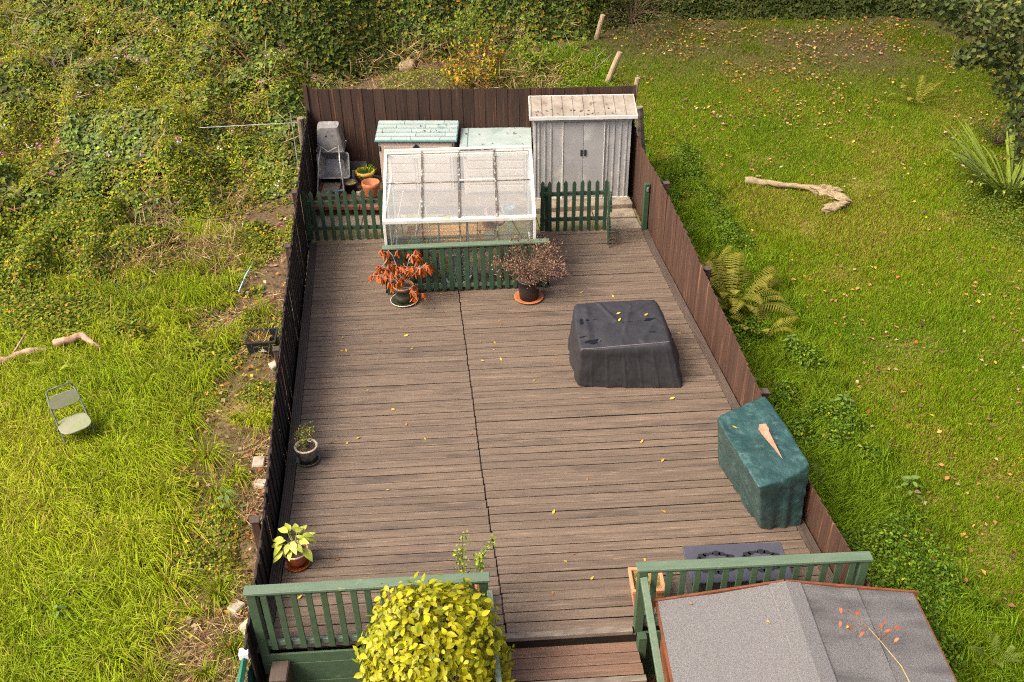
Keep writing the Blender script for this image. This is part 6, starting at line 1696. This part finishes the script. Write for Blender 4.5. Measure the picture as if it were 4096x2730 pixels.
for (cx, cy, cz, r) in clus:
    e = np.array([cx, cy, cz]) - o
    h0 = max(1.6, min(6.5, e[2] * .8 + .6)); s0 = np.array([-.03, .03, h0])
    m1 = s0 + (e - s0) * .5 + np.array([0, 0, .35])
    lines.append(([s0, m1, e], [.05, .03, .010]))
    for k in range(6):
        q_ = e + rng.normal(0, r * .5, 3); lines.append(([e + (m1 - e) * .2, (e + q_) / 2 + rng.normal(0, .03, 3), q_], [.012, .008, .003]))
    k = int(900 * r ** 2 + 130)
    D = unit(rng.normal(0, 1, (k, 3))); P = e + D * (r * rng.uniform(.15, 1, k) ** .6)[:, None] * np.array([1.1, .9, .8])
    L = rng.uniform(.07, .115, k)
    parts.append(leaf_arrays(P, rng.normal(0, 1, (k, 3)) + [0, 0, -.4], rng.normal(0, .5, (k, 3)) + [-.2, -.4, .9], L, L * .82, palette(k, [(.075, .10, .030, 5), (.11, .135, .035, 4), (.05, .07, .022, 3), (.17, .17, .03, 1)], rng), .15))
branch_mesh(lines, 5).build('branch', M['bark'], tr_, smooth=True)
V, F, C = join(parts)
tag(npmesh('crown', V, F, M['foliage'], C, tr_), kind='stuff')

# woodland trees standing behind the far hedge, out of the picture's top edge
for k, (x, y, s_) in enumerate(((8.0, 29.0, 1.0), (12.5, 28.2, 1.1), (17.0, 26.0, 1.0))):
    t_ = thing('woodland_tree', ['tall broad tree behind the hedge above the leaning posts', 'tall broad tree behind the middle of the shaded hedge', 'tall broad tree behind the hedge at the shaded corner'][k], 'tree', (x, y, gz(x, y)))
    MB().tube([(0, 0, -.2), (.1, 0, 3), (0, .1, 7 * s_), (0, .1, 10 * s_)], [.3, .25, .16, .06], 9).build('trunk', M['bark'], t_, smooth=True)
    rng = np.random.default_rng(400 + k); n = 5200
    cl = np.stack([rng.normal(0, 1.9, 26), rng.normal(0, 1.6, 26), rng.uniform(2.6, 9.5, 26) * s_], 1)
    P = cl[rng.integers(0, 26, n)] + rng.normal(0, .62, (n, 3))
    L = rng.uniform(.16, .28, n)
    V, F, C = leaf_arrays(P, rng.normal(0, 1, (n, 3)), rng.normal(0, .6, (n, 3)) + [0, 0, 1], L, L * .8, palette(n, [(.06, .085, .018, 5), (.09, .11, .02, 3)], rng))
    tag(npmesh('crown', V, F, M['foliage'], C, t_), kind='stuff')
    b = MB()
    for c_ in cl[:14]: b.tube([(0, .05, c_[2] * .6), (c_[0] * .5, c_[1] * .5, c_[2] * .85), tuple(c_)], [.09, .06, .02], 5)
    b.build('branch', M['bark'], t_, smooth=True)

# ------------------------------------------------------------------ single leaves on the deck, covers and roof
lf = [leaf_mesh('fallen_leaf', .07, .034, M['deck_leaf'], -.2, .2, 4), leaf_mesh('fallen_leaf', .055, .030, M['deck_leaf_brown'], -.3, .25, 4)]
rnd = random.Random(77)
GRP = 'fallen leaves scattered on the deck'
spots = []
while len(spots) < 58:
    x, y = rnd.uniform(-1.6, 4.0), rnd.uniform(6.5, 13.2)
    if (2.0 < x < 3.75 and 10.0 < y < 11.7) or (x > 3.35 and 7.1 < y < 8.9) or (x > 2.4 and y < 6.9): continue
    spots.append((x, y))
for k, (x, y) in enumerate(spots):
    br = rnd.random() < .38
    o_ = inst('fallen_leaf', lf[1 if br else 0], None, (x, y, .006), (rnd.uniform(-.15, .15), rnd.uniform(-.2, .2), rnd.uniform(0, 6.28)), (rnd.uniform(.5, 1.05),) * 3)
    tag(o_, 'small brown fallen leaf lying on the deck boards' if br else 'small yellow fallen leaf lying on the deck boards', 'leaf', 'brown leaves scattered on the deck' if br else 'yellow leaves scattered on the deck')
for x, y, lab in ((2.80, 11.10, 'yellow leaf on the back half of the black cover'), (3.18, 11.0, 'larger yellow leaf near the black cover ridge crease'), (2.78, 10.9, 'tiny yellow leaf at the middle of the black cover')):
    tag(inst('fallen_leaf', lf[0], None, (x, y, zt_black(x, y) + .008), (.1, .1, rnd.uniform(0, 6)), (.9, .9, .9)), lab, 'leaf')
tag(inst('fallen_leaf', lf[0], None, (3.60, 8.22, .845), (.1, .1, 1), (.9, .9, .9)), 'single yellow leaf on the green tarpaulin', 'leaf')
fsm = fs.matrix_basis
def on_roof(x, y): return fsm @ Vector((x, y, EH + (RH - EH) * (x / mid if x < mid else (RW - x) / (RW - mid)) + .012))
for x, y, lab in ((.32, -.10, 'lime leaf near the corner of the felt roof'), (.95, -.42, 'yellow leaf on the lighter slope of the felt roof'), (1.68, -.52, 'yellow green leaf beside the felt seam on the stained slope')):
    tag(inst('fallen_leaf', lf[0], None, on_roof(x, y), (.05, .05, rnd.uniform(0, 6)), (.6, .6, .6)), lab, 'leaf')
# leaf scraps on the pale lids and shed roof
sc_ = 'dark leaf scraps lying on the storage lids'
lb_ = leaf_mesh('leaf_scrap', .06, .035, mat('dark_leaf_scrap', (.05, .028, .016), (.12, .06, .03), (20, 20, 20), .9), -.3, .3, 3)
for s_, W_, H_, D_, R_2 in STORES:
    for k in range(9):
        x, y = rnd.uniform(.1, W_ - .1), rnd.uniform(.08, D_ - .06)
        p_ = s_.matrix_basis @ Vector((x, y, H_ + R_2 * y / D_ + .016))
        tag(inst('leaf_scrap', lb_, None, p_, (rnd.uniform(-.2, .3), rnd.uniform(-.2, .2), rnd.uniform(0, 6)), (rnd.uniform(.5, 1.1),) * 3), 'small dark leaf scrap lying on a pale teal storage lid', 'leaf', sc_)
for k in range(26):
    x, y = rnd.uniform(.05, SW - .05), rnd.choice([rnd.uniform(-.06, .1), rnd.uniform(-.06, .55)])
    p_ = sh.matrix_basis @ Vector((x, y, rz0 + (rz1 - rz0) * (y - ry0) / (ry1 - ry0) + .008))
    tag(inst('leaf_scrap', lb_, None, p_, (rnd.uniform(-.2, .3), rnd.uniform(-.2, .2), rnd.uniform(0, 6)), (rnd.uniform(.5, 1.1),) * 3), 'small dark leaf scrap lying on the metal shed roof', 'leaf', 'dark leaf scraps on the metal shed roof')

# rose sprig reaching over the stained slope
rs_ = thing('rose_sprig', 'thin sprig with red and orange leaves over the felt roof', 'branch', on_roof(2.02, -1.45))
base = Vector(rs_.location)
P0 = [on_roof(2.05, -1.5) + Vector((0, 0, .10)), on_roof(1.97, -1.05) + Vector((0, 0, .18)), on_roof(1.86, -.80) + Vector((0, 0, .20)), on_roof(1.80, -.66) + Vector((0, 0, .20))]
MB().tube([p_ - base for p_ in P0], [.005, .004, .003, .002], 5).build('stem', M['sprig'], rs_)
rl = leaf_mesh('leaf', .075, .034, M['red_leaf'], .2, .2, 4)
for (x, y, dz) in ((1.62, -.64, .18), (1.68, -.70, .17), (1.74, -.72, .2), (1.56, -.60, .18), (1.66, -.50, .2), (1.72, -.54, .22), (1.92, -.62, .22), (2.02, -.68, .2), (2.06, -.74, .19), (1.98, -.60, .2), (2.05, -.64, .2), (1.60, -.45, .2)):
    p_ = on_roof(x, y) + Vector((0, 0, dz)); q_ = P0[3] if x < 1.85 else P0[2]
    MB().tube([q_ - base, p_ - base], [.003, .002], 4).build('stalk', M['twig_brown'], rs_)
    inst('leaf', rl, rs_, p_ - base, (rnd.uniform(-.9, .2), rnd.uniform(-.4, .4), rnd.uniform(0, 6.28)), (rnd.uniform(.7, 1.1),) * 3)
